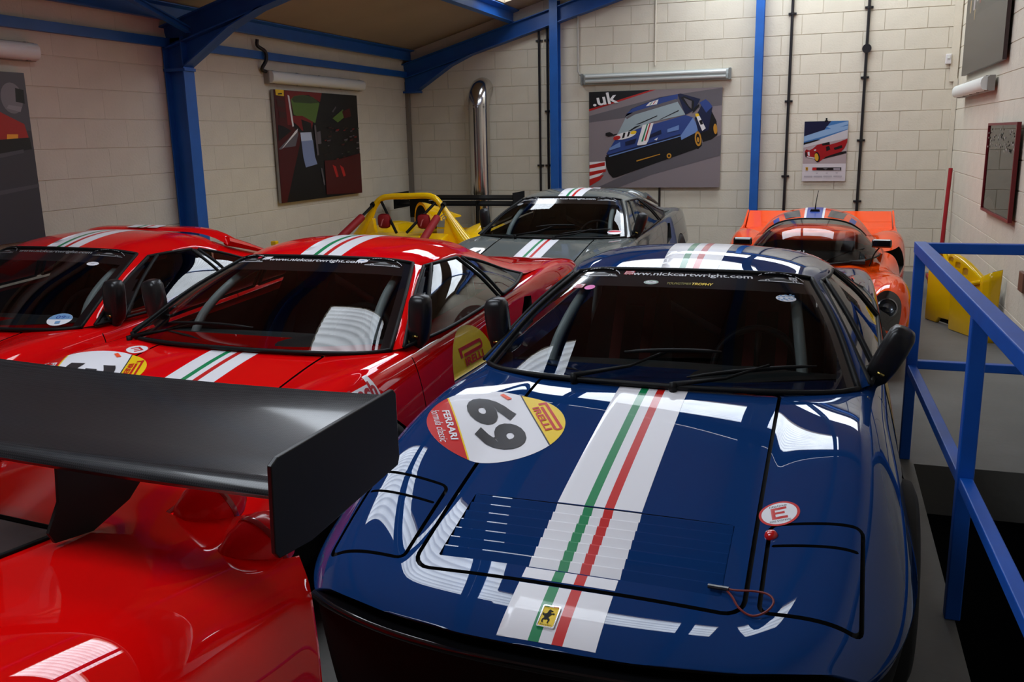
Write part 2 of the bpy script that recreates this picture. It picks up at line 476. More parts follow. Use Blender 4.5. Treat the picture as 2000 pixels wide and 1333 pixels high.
struct(mk('trim_4', b, STEEL, smooth=False))          # eaves beam
b = MB(); b.box((XL, YF, 2.475), (XL+.055, YB, 2.485)); b.box((XL, YF, 2.54), (XL+.055, YB, 2.55)); b.box((XL+.045, YF, 2.485), (XL+.055, YB, 2.54))
struct(mk('trim_5', b, STEEL, smooth=False))          # sheeting rail
def purlin(x, name):
    z = roof_z(x)
    b = MB(); b.prism([(x-.05, z-.005-.014), (x+.05, z+.022-.014), (x+.05, z+.012-.014), (x-.035, z-.013-.014), (x-.035, z-.15), (x+.015, z-.14), (x+.015, z-.15), (x-.05, z-.165)], 'y', YF, YB)
    return struct(mk(name, b, STEEL, smooth=False))
purlin(-3.86, 'trim_6'); purlin(-2.2, 'trim_7'); purlin(-.5, 'trim_8')
for i, (x0, x1) in enumerate(((-3.37, -3.265), (-.85, -.755))):
    b = MB(); b.box((x0, YB-.16, 0), (x1, YB-.148, roof_z(x0) - .05)); b.box((x0, YB-.02, 0), (x1, YB-.008, roof_z(x0) - .05)); b.box(((x0+x1)/2-.004, YB-.148, 0), ((x0+x1)/2+.004, YB-.02, roof_z(x0)-.05))
    struct(mk('trim_%d' % (9+i), b, STEEL, smooth=False))
b = MB(); ibeam(b, (XL+.30, 6.70, 2.60), (XL+.42, 5.6, 2.83), .05, .05, (0,0,1)); struct(mk('trim_11', b, STEEL, smooth=False))   # raking brace
b = MB(); b.box((XL, YB-.075, 0), (XL+.055, YB-.01, 2.42)); struct(mk('trim_12', b, mat('corner_pipe', srgb(130,122,112), .6), smooth=False))
b = MB(); b.box((XR-.055, YB-.05, 0), (XR-.01, YB-.01, 2.2)); b.box((XR-.10, YB-.03, 2.17), (XR-.02, YB-.01, 3.6)); struct(mk('trim_13', b, WALLP, smooth=False))
# ================================================================ the four wedge-shaped coupes (one shape, four liveries)
BLACK = mat('black_rubber', (0.008, 0.008, 0.008), 0.5, spec=.2)
BLACKGLOSS = mat('black_gloss', (0.006, 0.006, 0.007), 0.12, coat=0.5)
MIRRORBLACK = mat('mirror_black', (0.012, 0.012, 0.013), 0.32)
DARKIN = mat('dark_interior', (0.012, 0.011, 0.011), 0.8)
SEATRED = mat('seat_red', (0.16, 0.006, 0.006), 0.7)
GREYTUBE = mat('cage_tube', (0.42, 0.46, 0.46), 0.35)
CHROME = mat('chrome', (0.8, 0.8, 0.8), 0.12, metal=1.0)
WHITE = mat('vinyl_white', srgb(238, 236, 240), 0.35, coat=0.4)
GREEN = mat('vinyl_green', srgb(10, 135, 80), 0.35, coat=0.4)
RED = mat('vinyl_red', srgb(205, 22, 18), 0.35, coat=0.4)
YELLOW = mat('vinyl_yellow', srgb(248, 208, 12), 0.35, coat=0.4)
ORANGE = mat('vinyl_orange', srgb(255, 90, 40), 0.35, coat=0.4)
CHAR = mat('vinyl_charcoal', srgb(45, 45, 48), 0.35, coat=0.4)
SILVERINK = mat('vinyl_silver', srgb(205, 205, 208), 0.4)
GREYINK = mat('vinyl_grey', srgb(140, 140, 142), 0.5)
PINK = mat('vinyl_pink', srgb(240, 120, 190), 0.4)
SKYBLUE = mat('vinyl_blue', srgb(120, 160, 200), 0.4)
LIME = mat('vinyl_lime', srgb(150, 190, 30), 0.4)
TYRE = mat('tyre', (0.01, 0.01, 0.01), 0.75)
ALLOY = mat('alloy', (0.5, 0.5, 0.52), 0.3, metal=1.0)
def glass_mat(name, tint, alpha):
    """thin car glass: mirror-like film by Fresnel over a tinted clear sheet"""
    if name in MATS: return MATS[name]
    m = bpy.data.materials.new(name); m.use_nodes = True; nt = m.node_tree; nt.nodes.clear()
    out = nt.nodes.new('ShaderNodeOutputMaterial'); mx = nt.nodes.new('ShaderNodeMixShader')
    tr = nt.nodes.new('ShaderNodeBsdfTransparent'); gl = nt.nodes.new('ShaderNodeBsdfGlossy'); fr = nt.nodes.new('ShaderNodeFresnel')
    tr.inputs[0].default_value = (*tint, 1); gl.inputs['Roughness'].default_value = 0.0; fr.inputs[0].default_value = alpha
    nt.links.new(fr.outputs[0], mx.inputs[0]); nt.links.new(tr.outputs[0], mx.inputs[1]); nt.links.new(gl.outputs[0], mx.inputs[2])
    nt.links.new(mx.outputs[0], out.inputs[0]); MATS[name] = m
    return m
GLASS = glass_mat('car_glass', (0.55, 0.58, 0.57), 1.45)
SIDEGLASS = glass_mat('side_glass', (0.45, 0.48, 0.46), 1.55)
def paint(name, col, flake=0.0):
    m = mat(name, col, 0.4, metal=flake, coat=1.0, spec=0.0)
    m.node_tree.nodes['Principled BSDF'].inputs['Coat Roughness'].default_value = 0.012
    m.node_tree.nodes['Principled BSDF'].inputs['Coat IOR'].default_value = 1.5
    return m
P_BLUE = paint('paint_blue', srgb(20, 54, 106), 0.0)
P_RED = paint('paint_red', srgb(226, 8, 11))
P_RED2 = paint('paint_red_dark', srgb(220, 8, 12))
P_GREY = paint('paint_grey', srgb(98, 102, 99), 0.0)

# ---- lower body from stations along its length (x half-width points per station, y from the nose back)
ZC = [(0,.505),(.03,.52),(.1,.545),(.22,.575),(.4,.62),(.62,.67),(.8,.705),(.98,.738),(1.16,.77),(1.34,.79),(1.6,.795),(2.0,.80),(2.7,.835),(3.1,.865),(3.5,.875),(4.0,.85),(4.15,.82),(4.23,.76)]
ZCR = [(0,.505),(.03,.522),(.1,.555),(.22,.594),(.4,.65),(.62,.716),(.8,.757),(.98,.783),(1.16,.793),(1.34,.792),(1.55,.794),(1.8,.806),(2.1,.822),(2.4,.838),(2.7,.856),(3.0,.878),(3.3,.893),(3.6,.89),(4.0,.85),(4.15,.81),(4.23,.75)]
XCR = [(0,.56),(.1,.62),(.3,.655),(.8,.675),(1.3,.685),(1.8,.70),(2.5,.715),(3.2,.72),(4.0,.69),(4.23,.62)]
XW = [(0,.69),(.05,.73),(.15,.77),(.35,.805),(.6,.828),(1.0,.836),(1.5,.828),(2.2,.828),(2.8,.836),(3.3,.84),(3.8,.825),(4.1,.78),(4.23,.72)]
ST = [0,.025,.09,.2,.34,.5,.66,.82,.98,1.14,1.3,1.5,1.75,2.0,2.25,2.5,2.75,3.0,3.25,3.5,3.75,4.0,4.15,4.23]
def station(y):
    zc, zr, xc, xw = interp(ZC,y), interp(ZCR,y), interp(XCR,y), interp(XW,y)
    nose = max(0, 1 - y / .25)
    zw = .50 - .03 * nose
    zl = .33 + .03 * nose
    return [(0,zc),(.22,zc+.001),(.425,zc-.002),(.50,zc*.55+zr*.45),(xc-.06,zr*.93+zc*.07),(xc+.01,zr-.002),(xc+.45*(xw-xc),zr-.03*(1-nose)-.004),
            (xw-.022,zw+.6*(zr-zw)*.62),(xw,zw),(xw-.012,zw-.03),(xw-.03,zl),(xw-.09,.16),(.4,.14),(0,.14)]
def nose_sweep(x, y): return .17 * (min(abs(x), .8) / .75) ** 2.6 * max(0, 1 - y / .8) ** 2
def body_base():
    rows = []; vs = []; fs = []; mi = []
    for y in ST:
        h = station(y); full = h + [(-x, z) for x, z in h[-2:0:-1]]
        rows.append(full)
        vs += [(x, y + nose_sweep(x, y), z) for x, z in full]
    n = len(rows[0])
    for i in range(len(ST) - 1):
        for j in range(n):
            a, b = i*n + j, i*n + (j+1) % n
            fs.append((a, b, b + n, a + n)); k = j if j < n // 2 else n - 1 - j
            mi.append(1 if k >= 9 else 0)
    half = n // 2
    for base, flip in ((0, False), ((len(ST) - 1) * n, True)):
        for j in range(half):          # bridge the top half of the loop to its underside
            pass
        # front and back faces: quads between the mirrored halves
        for j in range(half - 0):
            a, b = base + j, base + j + 1
            c, d = base + (n - j - 1) % n, base + (n - j) % n
            if j == 0: f = (a, b, c)
            elif j == half - 1: f = (a, b, d)
            else: f = (a, b, c, d)
            f = tuple(dict.fromkeys(f))
            if len(f) >= 3:
                fs.append(f if flip else f[::-1]); mi.append(1)
    me = bpy.data.meshes.new('cage'); me.from_pydata(vs, [], fs)
    for p, m in zip(me.polygons, mi): p.material_index = m
    bm = bmesh.new(); bm.from_mesh(me)
    bmesh.ops.recalc_face_normals(bm, faces=bm.faces)
    cr = bm.edges.layers.float.new('crease_edge')
    for e in bm.edges:
        i, j = sorted((e.verts[0].index, e.verts[1].index))
        if j < n or i >= (len(ST) - 1) * n: e[cr] = 0.75
        ka, kb = i % n, j % n
        if ka == kb:
            k = ka if ka <= half else n - ka
            if k in (8, 9): e[cr] = 0.7
            if k == 2: e[cr] = 0.35
    bm.to_mesh(me); bm.free()
    return subsurf_mesh(me, 3)
BODY0 = body_base()
BODYBV = bvh_of(BODY0)
def top(x, y):
    co, no, fi, d = BODYBV.ray_cast(V(x, y, 2), V(0, 0, -1))
    return co.z if co else 0.5
def slab(outline, z0f, z1f, mi=0, mb=None):
    """closed slab over a plan outline; bottom and top heights given by functions of (x, y)"""
    mb = mb or MB(); n = len(outline); sh = poly2d(outline)
    mb.add([(x, y, z0f(x, y)) for x, y in outline] + [(x, y, z1f(x, y)) for x, y in outline],
           [tuple(range(n))[::-1], tuple(range(n, 2*n))] + [(i, (i+1) % n, n + (i+1) % n, n + i) for i in range(n)], mi)
    return mb
def groove_cut(mb, line, w, depth, mi, closed=True):
    """a wall of width w along a plan line, reaching depth below the body surface"""
    n = len(line); L = []; R = []
    for i in range(n):
        p = line[i]; a = line[(i-1) % n] if closed or i else line[0]; b = line[(i+1) % n] if closed or i < n-1 else line[-1]
        t = V(b[0]-a[0], b[1]-a[1]).normalized(); q = V(-t.y, t.x) * w / 2
        L.append((p[0]+q.x, p[1]+q.y)); R.append((p[0]-q.x, p[1]-q.y))
    vs = []
    for l, r in zip(L, R):
        z = min(top(*l), top(*r))
        vs += [(l[0], l[1], z - depth), (r[0], r[1], z - depth), (r[0], r[1], z + .06), (l[0], l[1], z + .06)]
    fs = []
    for i in range(n if closed else n - 1):
        a, b = 4*i, 4*((i+1) % n)
        for k in range(4): fs.append((a+k, a+(k+1) % 4, b+(k+1) % 4, b+k))
    if not closed: fs += [(0,1,2,3), (4*n-1, 4*n-2, 4*n-3, 4*n-4)]
    mb.add(vs, fs, mi)
HOOD = rrect(-.424, .19, .424, 1.29, [.05,.05,.02,.02], 5)
LOUVRE = rrect(-.368, .24, .368, .508, .006, 2)
def dens(line, step=.05):
    out = []
    for i in range(len(line)):
        a, b = Vector(line[i]), Vector(line[(i+1) % len(line)]); k = max(1, int((b-a).length / step))
        out += [tuple(a.lerp(b, q / k)) for q in range(k)]
    return out
def body_cut():
    mb = MB()
    # material indices on the body: 0 paint, 1 black, 2 dark cabin
    groove_cut(mb, dens(HOOD), .012, .02, 1)
    for s in (-1, 1):
        xs = sorted((s*.458, s*.682))
        groove_cut(mb, dens(rrect(xs[0], .208, xs[1], .515, .022, 4)), .011, .015, 1)
        groove_cut(mb, dens(list(rrect(xs[0]+.013, .432, xs[1]-.013, .435, .001, 1)), .04), .007, .012, 1)
    slab(LOUVRE, lambda x, y: top(x, y) - .055, lambda x, y: top(x, y) + .08, 1, mb)
    # cabin
    mb.box((-.60, 1.52, .30), (.60, 2.66, 1.3), 2)
    # wheel arches
    for s in (-1, 1):
        for yy in (.98, 3.32):
            k = 32; r = .335
            prof = [(.0, 0)]
            vs = []
            for x in (s*.58, s*1.0): vs += [(x, yy + r*math.cos(2*PI*i/k), .30 + r*math.sin(2*PI*i/k)) for i in range(k)]
            mb.add(vs, [tuple(range(k)), tuple(range(k, 2*k))[::-1]] + [(i, k+i, k+(i+1) % k, (i+1) % k) for i in range(k)], 1)
        # scoop behind the door, door shut lines, fuel/engine lid line
        mb.prism([(2.57,.60),(2.84,.64),(2.90,.78),(2.80,.79)], 'x', s*.70, s*.95, 1)
        for yb, yt in ((1.34, 1.47), (2.33, 2.50)):
            mb.prism([(yb,.18),(yb+.007,.18),(yt+.007,.815),(yt+.030,.86),(yt+.023,.86),(yt,.815)], 'x', s*.74, s*.95, 1)
        mb.prism([(1.40,.178),(2.33,.178),(2.33,.186),(1.40,.186)], 'x', s*.74, s*.95, 1)
    cut = mb.mesh('cut', smooth=False, angle=None)
    r = boolean(BODY0, cut)
    keep_normals(r, BODY0, skip=(2,))
    return r
BODY = body_cut()

# ---- glasshouse curves (right half; mirrored where needed)
def mirror(pts): return [(-x, y, z) for x, y, z in pts]
def sym(pts): return mirror(pts[:0:-1]) + list(pts)
WB = [(0,1.262,.792),(.3,1.272,.793),(.5,1.305,.793),(.61,1.345,.793),(.672,1.40,.795)]
WT = [(0,1.965,1.100),(.3,1.975,1.096),(.41,1.995,1.088),(.482,2.03,1.072)]
WSIDE = [(.672,1.40,.795),(.585,1.72,.953),(.482,2.03,1.072)]
c_wb, c_wt = Curve3(sym(WB)), Curve3(sym(WT))
c_wr = Curve3(WSIDE); c_wl = Curve3(mirror(WSIDE))
WIND = coons(c_wb, c_wt, c_wl, c_wr, .007, V(0,-.5,.85))
ROOFR = [(.482,2.03,1.072),(.520,2.2,1.084),(.54,2.4,1.080),(.545,2.62,1.056)]
RREAR = [(0,2.64,1.128),(.3,2.645,1.119),(.45,2.64,1.096),(.545,2.62,1.056)]
ROOF = coons(c_wt, Curve3(sym(RREAR)), Curve3(mirror(ROOFR)), Curve3(ROOFR), .026, V(0,0,1))
# side glass edges
SF = [(.712,1.45,.800),(.61,1.76,.945),(.520,2.07,1.054)]           # along the screen pillar
ST_ = [(.520,2.07,1.054),(.549,2.2,1.060),(.558,2.38,1.058)]          # along the roof
SB = [(.712,1.45,.800),(.750,1.8,.810),(.757,2.15,.829),(.757,2.46,.848)]  # along the belt
SR = [(.757,2.46,.848),(.665,2.42,.96),(.558,2.38,1.058)]
QF = [(.757,2.51,.851),(.668,2.475,.96),(.562,2.435,1.052)]
QT = [(.562,2.435,1.052),(.60,2.60,1.01),(.655,2.82,.935),(.70,2.98,.89)]
QB = [(.757,2.51,.851),(.745,2.75,.868),(.70,2.98,.89)]
SAIL = [(.545,2.62,1.056),(.59,2.85,.985),(.64,3.1,.925),(.675,3.4,.893)]
SAILIN = [(.50,2.64,1.076),(.545,2.88,.99),(.59,3.12,.925),(.62,3.4,.885)]
def sided(pts, s): return pts if s > 0 else mirror(pts)
MESHES = {}
def cached(key, fn):
    if key not in MESHES: MESHES[key] = fn()
    return MESHES[key]
def patch_mesh(fn, nu, nv, thick=0.0, mfn=None):
    mb = MB(); mb.grid(fn, nu, nv, mfn=mfn)
    return mb.mesh('patch')
def tube_mesh(lists, r, n=8):
    mb = MB()
    for l in lists: mb.tube(l, r, n)
    return mb.mesh('tube')
def slat_meshes():
    """eight louvre blades across the hood opening, each with the stripe bands printed on it"""
    out = []
    bands = [-.366] + [q for q in STRIPE_X] + [.366]
    n = 7
    for i in range(n):
        y0 = .243 + i * (.262 / n); y1 = y0 + .262 / n + .002
        mb = MB()
        def zt(x, y, d): return top_smooth(x, y) - d
        xs = sorted(set(bands + [-.2, .25]))
        for a, b in zip(xs[:-1], xs[1:]):
            mi = 0
            for k in range(5):
                if STRIPE_X[k] - 1e-6 <= a and b <= STRIPE_X[k+1] + 1e-6: mi = (1, 2, 1, 3, 1)[k]
            P = []
            for x in (a, b):
                P += [V(x, y0, zt(x, y0, .017)), V(x, y1 - .0035, zt(x, y1, .003)), V(x, y1, zt(x, y1, .0019)), V(x, y1 + .001, zt(x, y1, .007)), V(x, y0, zt(x, y0, .024))]
            mb.add(P, [(0, 1, 6, 5)], mi); mb.add(P, [(1, 2, 7, 6), (2, 3, 8, 7), (3, 4, 9, 8)], mi)
        out.append(mb.mesh('slat', smooth=False, angle=30))
    return out
def top_smooth(x, y):
    return interp(ZC, y - nose_sweep(x, y))
STRIPE_W = .24
STRIPE_X = [-STRIPE_W/2 + STRIPE_W * q for q in (0, .325, .435, .565, .675, 1)]
def stripe_layers(y0, y1, n=1):
    col = (0, 1, 0, 2, 0)
    return [(poly2d([(STRIPE_X[k], y0), (STRIPE_X[k+1], y0), (STRIPE_X[k+1], y1), (STRIPE_X[k], y1)]), col[k]) for k in range(5)]
def car_logo(s=1):
    """small side view of a sports car in an arc: the workshop's own mark on the sun strip"""
    bodyp = [(-.5,0),(-.49,.06),(-.3,.10),(-.12,.19),(.1,.19),(.25,.11),(.46,.09),(.5,0),(.40,0),(.37,.055),(.31,.055),(.28,0),(-.26,0),(-.29,.055),(-.35,.055),(-.38,0)]
    out = [(poly2d([(x*s, y*s) for x, y in bodyp]), 1)]
    out.append((poly2d([(x*s, y*s) for x, y in [(-.17,.11),(-.1,.17),(.09,.17),(.17,.11)]]), 2))
    out.append((poly2d([(x*s, y*s) for x, y in [(-.56,-.035),(.56,-.035),(.52,-.01),(-.52,-.01)]]), 0))
    for cx in (-.32, .34): out.append((ring2d(cx*s, .01*s, .052*s, .052*s, .022*s, 14), 0))
    arc = [(math.cos(a)*.62*s, (math.sin(a)*.42 - .10)*s) for a in [PI*(.12 + .76*i/18) for i in range(19)]]
    for i in range(0, 17):
        (x0, y0), (x1, y1) = arc[i], arc[i+1]
        if i % 5 == 4: continue
        out.append((poly2d([(x0, y0), (x1 + (x0-x1)*.25, y1 + (y0-y1)*.25), (x1 + (x0-x1)*.25, y1 + .03*s), (x0, y0 + .03*s)]), 0))
    return out
def long_p_logo(w, h):
    """the tyre maker's lettering: a P whose bowl runs the length of the word"""
    out = []
    t = h * .17; r = h * .26
    # stem of the P and the long bar that curls back at its end
    out.append((poly2d([(-w/2, -h*.02), (-w/2, h/2), (-w/2 + t*1.6, h/2), (-w/2 + t*1.6, -h*.02)]), 0))
    out.append((poly2d([(-w/2, h/2), (-w/2, h/2 - t), (w/2 - r, h/2 - t), (w/2 - r, h/2)]), 0))
    c = (w/2 - r, h/2 - r)
    out.append((poly2d([(c[0] + r*math.cos(a), c[1] + r*math.sin(a)) for a in [PI/2 - PI*i/12 for i in range(13)]] +
                       [(c[0] + (r-t)*math.cos(a), c[1] + (r-t)*math.sin(a)) for a in [-PI/2 + PI*i/12 for i in range(13)]]), 0))
    out.append((poly2d([(-w*.36, h/2 - 2*r), (-w*.36, h/2 - 2*r + t), (w/2 - r, h/2 - 2*r + t), (w/2 - r, h/2 - 2*r)]), 0))
    out.append((fit2d(text2d('IRELLI', bold=.03), -w*.385, -h/2, w*.44, h*-.10), 0))
    return out
def roundel_layers(number, r=.228):
    """race-number disc: yellow cap above, white field, red foot; materials white, yellow, red, charcoal, orange"""
    d = .131; a = math.asin(d / r)
    cap = [(r*math.cos(t), r*math.sin(t)) for t in [a + (PI - 2*a)*i/30 for i in range(31)]]
    foot = [(x, -y) for x, y in cap][::-1]
    L = [(poly2d([(r*math.cos(2*PI*i/60), r*math.sin(2*PI*i/60)) for i in range(60)]), 0), (poly2d(cap), 1), (poly2d(foot), 2)]
    wl = math.sqrt(r*r - d*d)
    L.append((poly2d([(-wl, d - .003), (wl, d - .003), (wl, d + .002), (-wl, d + .002)]), 3))
    L.append((poly2d([(-wl, -d - .001), (wl, -d - .001), (wl, -d + .004), (-wl, -d + .004)]), 1))
    L += [(xf2d(sh, ox=0, oy=.172), 2) for sh, _ in long_p_logo(.21, .058)]
    if len(number) == 2:
        L.append((fit2d(text2d(number, bold=.045), -.165, -.085, .165, .082), 3))
    else:
        L.append((fit2d(text2d(number, bold=.045), -.085, -.10, .085, .10), 3))
    L.append((fit2d(text2d('FERRARI', bold=.03), -.088, -.166, .088, -.142), 0))
    L.append((fit2d(text2d('formula classic', shear=.3), -.10, -.202, .10, -.175), 0))
    L.append((poly2d([(-.19,.055),(-.155,.075),(-.163,.092),(-.198,.07)]), 4))
    return L
def horse_layers(s):
    """rearing horse, traced as a small silhouette"""
    p = [(-.02,.46),(.05,.40),(.13,.38),(.16,.33),(.10,.30),(.06,.31),(.05,.24),(.10,.20),(.20,.24),(.27,.20),(.22,.12),(.18,.13),(.20,.18),(.12,.13),(.08,.06),(.03,.0),(.02,-.10),(.10,-.16),(.12,-.26),(.06,-.38),(.12,-.44),(.02,-.44),(.02,-.36),(.04,-.26),(-.04,-.20),(-.12,-.24),(-.20,-.22),(-.22,-.34),(-.16,-.42),(-.26,-.42),(-.29,-.32),(-.27,-.18),(-.20,-.10),(-.24,0),(-.22,.06),(-.32,.02),(-.36,.12),(-.30,.24),(-.28,.14),(-.18,.16),(-.12,.22),(-.10,.32),(-.08,.40)]
    return poly2d([(x*s, y*s) for x, y in p])
def badge(parent, bv, x, y, mirrorx=False):
    pl = on_bvh(bv, lambda u, v: V(x + u, y + v, 2), (0, 0, -1))
    z = top(x, y)
    co, no = pl(0, 0)
    ty = V(0, 1, 0); ty = (ty - no * ty.dot(no)).normalized(); tx = ty.cross(no)
    fr = MB(); o = rrect(-.022, -.034, .022, .034, .004, 3)
    def P(q, hh): return co + tx*q[0] + ty*q[1] + no*hh
    n = len(o); inner = [(a*.86, b*.90) for a, b in o]
    fr.add([P(q, -.002) for q in o] + [P(q, .005) for q in o] + [P(q, .005) for q in inner] + [P(q, .0035) for q in inner],
           [(i, (i+1) % n, n+(i+1) % n, n+i) for i in range(n)] + [(n+i, n+(i+1) % n, 2*n+(i+1) % n, 2*n+i) for i in range(n)] + [(2*n+i, 2*n+(i+1) % n, 3*n+(i+1) % n, 3*n+i) for i in range(n)])
    fr.add([P(q, .0035) for q in inner], [tuple(range(n))], 1)
    b = mk('nose_badge', fr, [CHROME, YELLOW], parent, angle=30)
    b['label'] = 'chrome framed yellow nose badge with a black rearing horse'
    drape('badge_print', [(horse_layers(.048), 0), (fit2d(text2d('Ferrari'), -.014, -.0285, .014, -.0235), 0),
          (poly2d([(-.018,.0275),(-.006,.0275),(-.006,.0295),(-.018,.0295)]), 1), (poly2d([(-.006,.0275),(.006,.0275),(.006,.0295),(-.006,.0295)]), 2), (poly2d([(.006,.0275),(.018,.0275),(.018,.0295),(.006,.0295)]), 3)],
          lambda u, v: (co + tx*u + ty*v + no*.0036, no), [BLACK, GREEN, WHITE, RED], b, step=0)
def wiper(parent, key, base, pts_arm, blade0, blade1):
    def fn():
        mb = MB()
        b = Vector(base)
        mb.tube([b + V(0,0,-.02), b + V(0,0,.018)], .013, 10)
        mb.tube([b + V(0,0,.012)] + [Vector(p) for p in pts_arm], [.010] + [.006]*(len(pts_arm)-1) + [.004], 6)
        return mb.mesh('arm')
    def fb():
        mb = MB(); a, c = Vector(blade0), Vector(blade1)
        mb.tube([a.lerp(c, t) + V(0, -.004, .008 * math.sin(PI*t)) for t in [i/8 for i in range(9)]], [.003] + [.006]*7 + [.003], 6)
        mb.tube([a.lerp(c, t) for t in [i/8 for i in range(9)]], .0035, 4)
        return mb.mesh('blade')
    w = link('wiper', cached(key + 'a', fn), [BLACK], parent)
    link('wiper_blade', cached(key + 'b', fb), [BLACK], w)
    return w
def wheel_mesh():
    mb = MB(); M = Matrix.Rotation(PI/2, 4, 'Y')
    mb.lathe([(.19,-.10),(.27,-.105),(.305,-.09),(.315,-.05),(.315,.05),(.305,.09),(.27,.105),(.19,.10)], 36, M, 0)
    mb.lathe([(.19,.10),(.185,.085),(.16,.02),(.05,.05),(.0,.05)], 36, M, 1)
    for k in range(5):
        a = 2*PI*k/5
        mb.tube([M @ V(.05*math.cos(a), .05*math.sin(a), .055), M @ V(.185*math.cos(a), .185*math.sin(a), .075)], [.03, .035], 8, 1)
    mb.lathe([(.19,-.10),(.0,-.10)], 36, M, 1)
    return mb.mesh('wheel')
def mirror_mesh(s):
    mb = MB()
    # upright pod: rounded box swept slightly outwards, on a slim foot
    def ring(z, cx, cy, a, b, k=16):
        return [V(cx + a*abs(math.cos(2*PI*i/k))**.6 * (1 if math.cos(2*PI*i/k) >= 0 else -1), cy + b*abs(math.sin(2*PI*i/k))**.6 * (1 if math.sin(2*PI*i/k) >= 0 else -1), z) for i in range(k)]
    lv = [(-.045,0,0,.022,.03),(-.02,.0,0,.024,.03),(0,.006*s,0,.02,.024),(.02,.012*s,.004,.028,.03),(.035,.014*s,.006,.038,.04),(.08,.018*s,.008,.043,.044),(.14,.02*s,.01,.045,.044),(.18,.02*s,.012,.043,.042),(.197,.02*s,.013,.034,.034),(.203,.02*s,.014,.016,.018)]
    rings = [ring(*l) for l in lv]; k = 16
    vs = [p for r in rings for p in r]
    fs = [(i*k+j, i*k+(j+1) % k, (i+1)*k+(j+1) % k, (i+1)*k+j) for i in range(len(rings)-1) for j in range(k)] + [tuple(range(k))[::-1], tuple((len(rings)-1)*k+j for j in range(k))]
    mb.add(vs, fs)
    return mb.mesh('mirror')
def seat_mesh():
    mb = MB()
    mb.grid(lambda u, v: V((u-.5)*.40*(1 - .25*max(0, v-.65)/.35), 2.10 + .33*v + .02*math.cos((u-.5)*PI)*0, .36 + .62*v - 0*u) + V(0, -.07*abs(2*u-1)**3, 0), 10, 14)
    mb.grid(lambda u, v: V((u-.5)*.42, 1.62 + .50*v, .36 + .05*abs(2*u-1)**3 - .03*v), 8, 6)
    me = mb.mesh('seat')
    return me
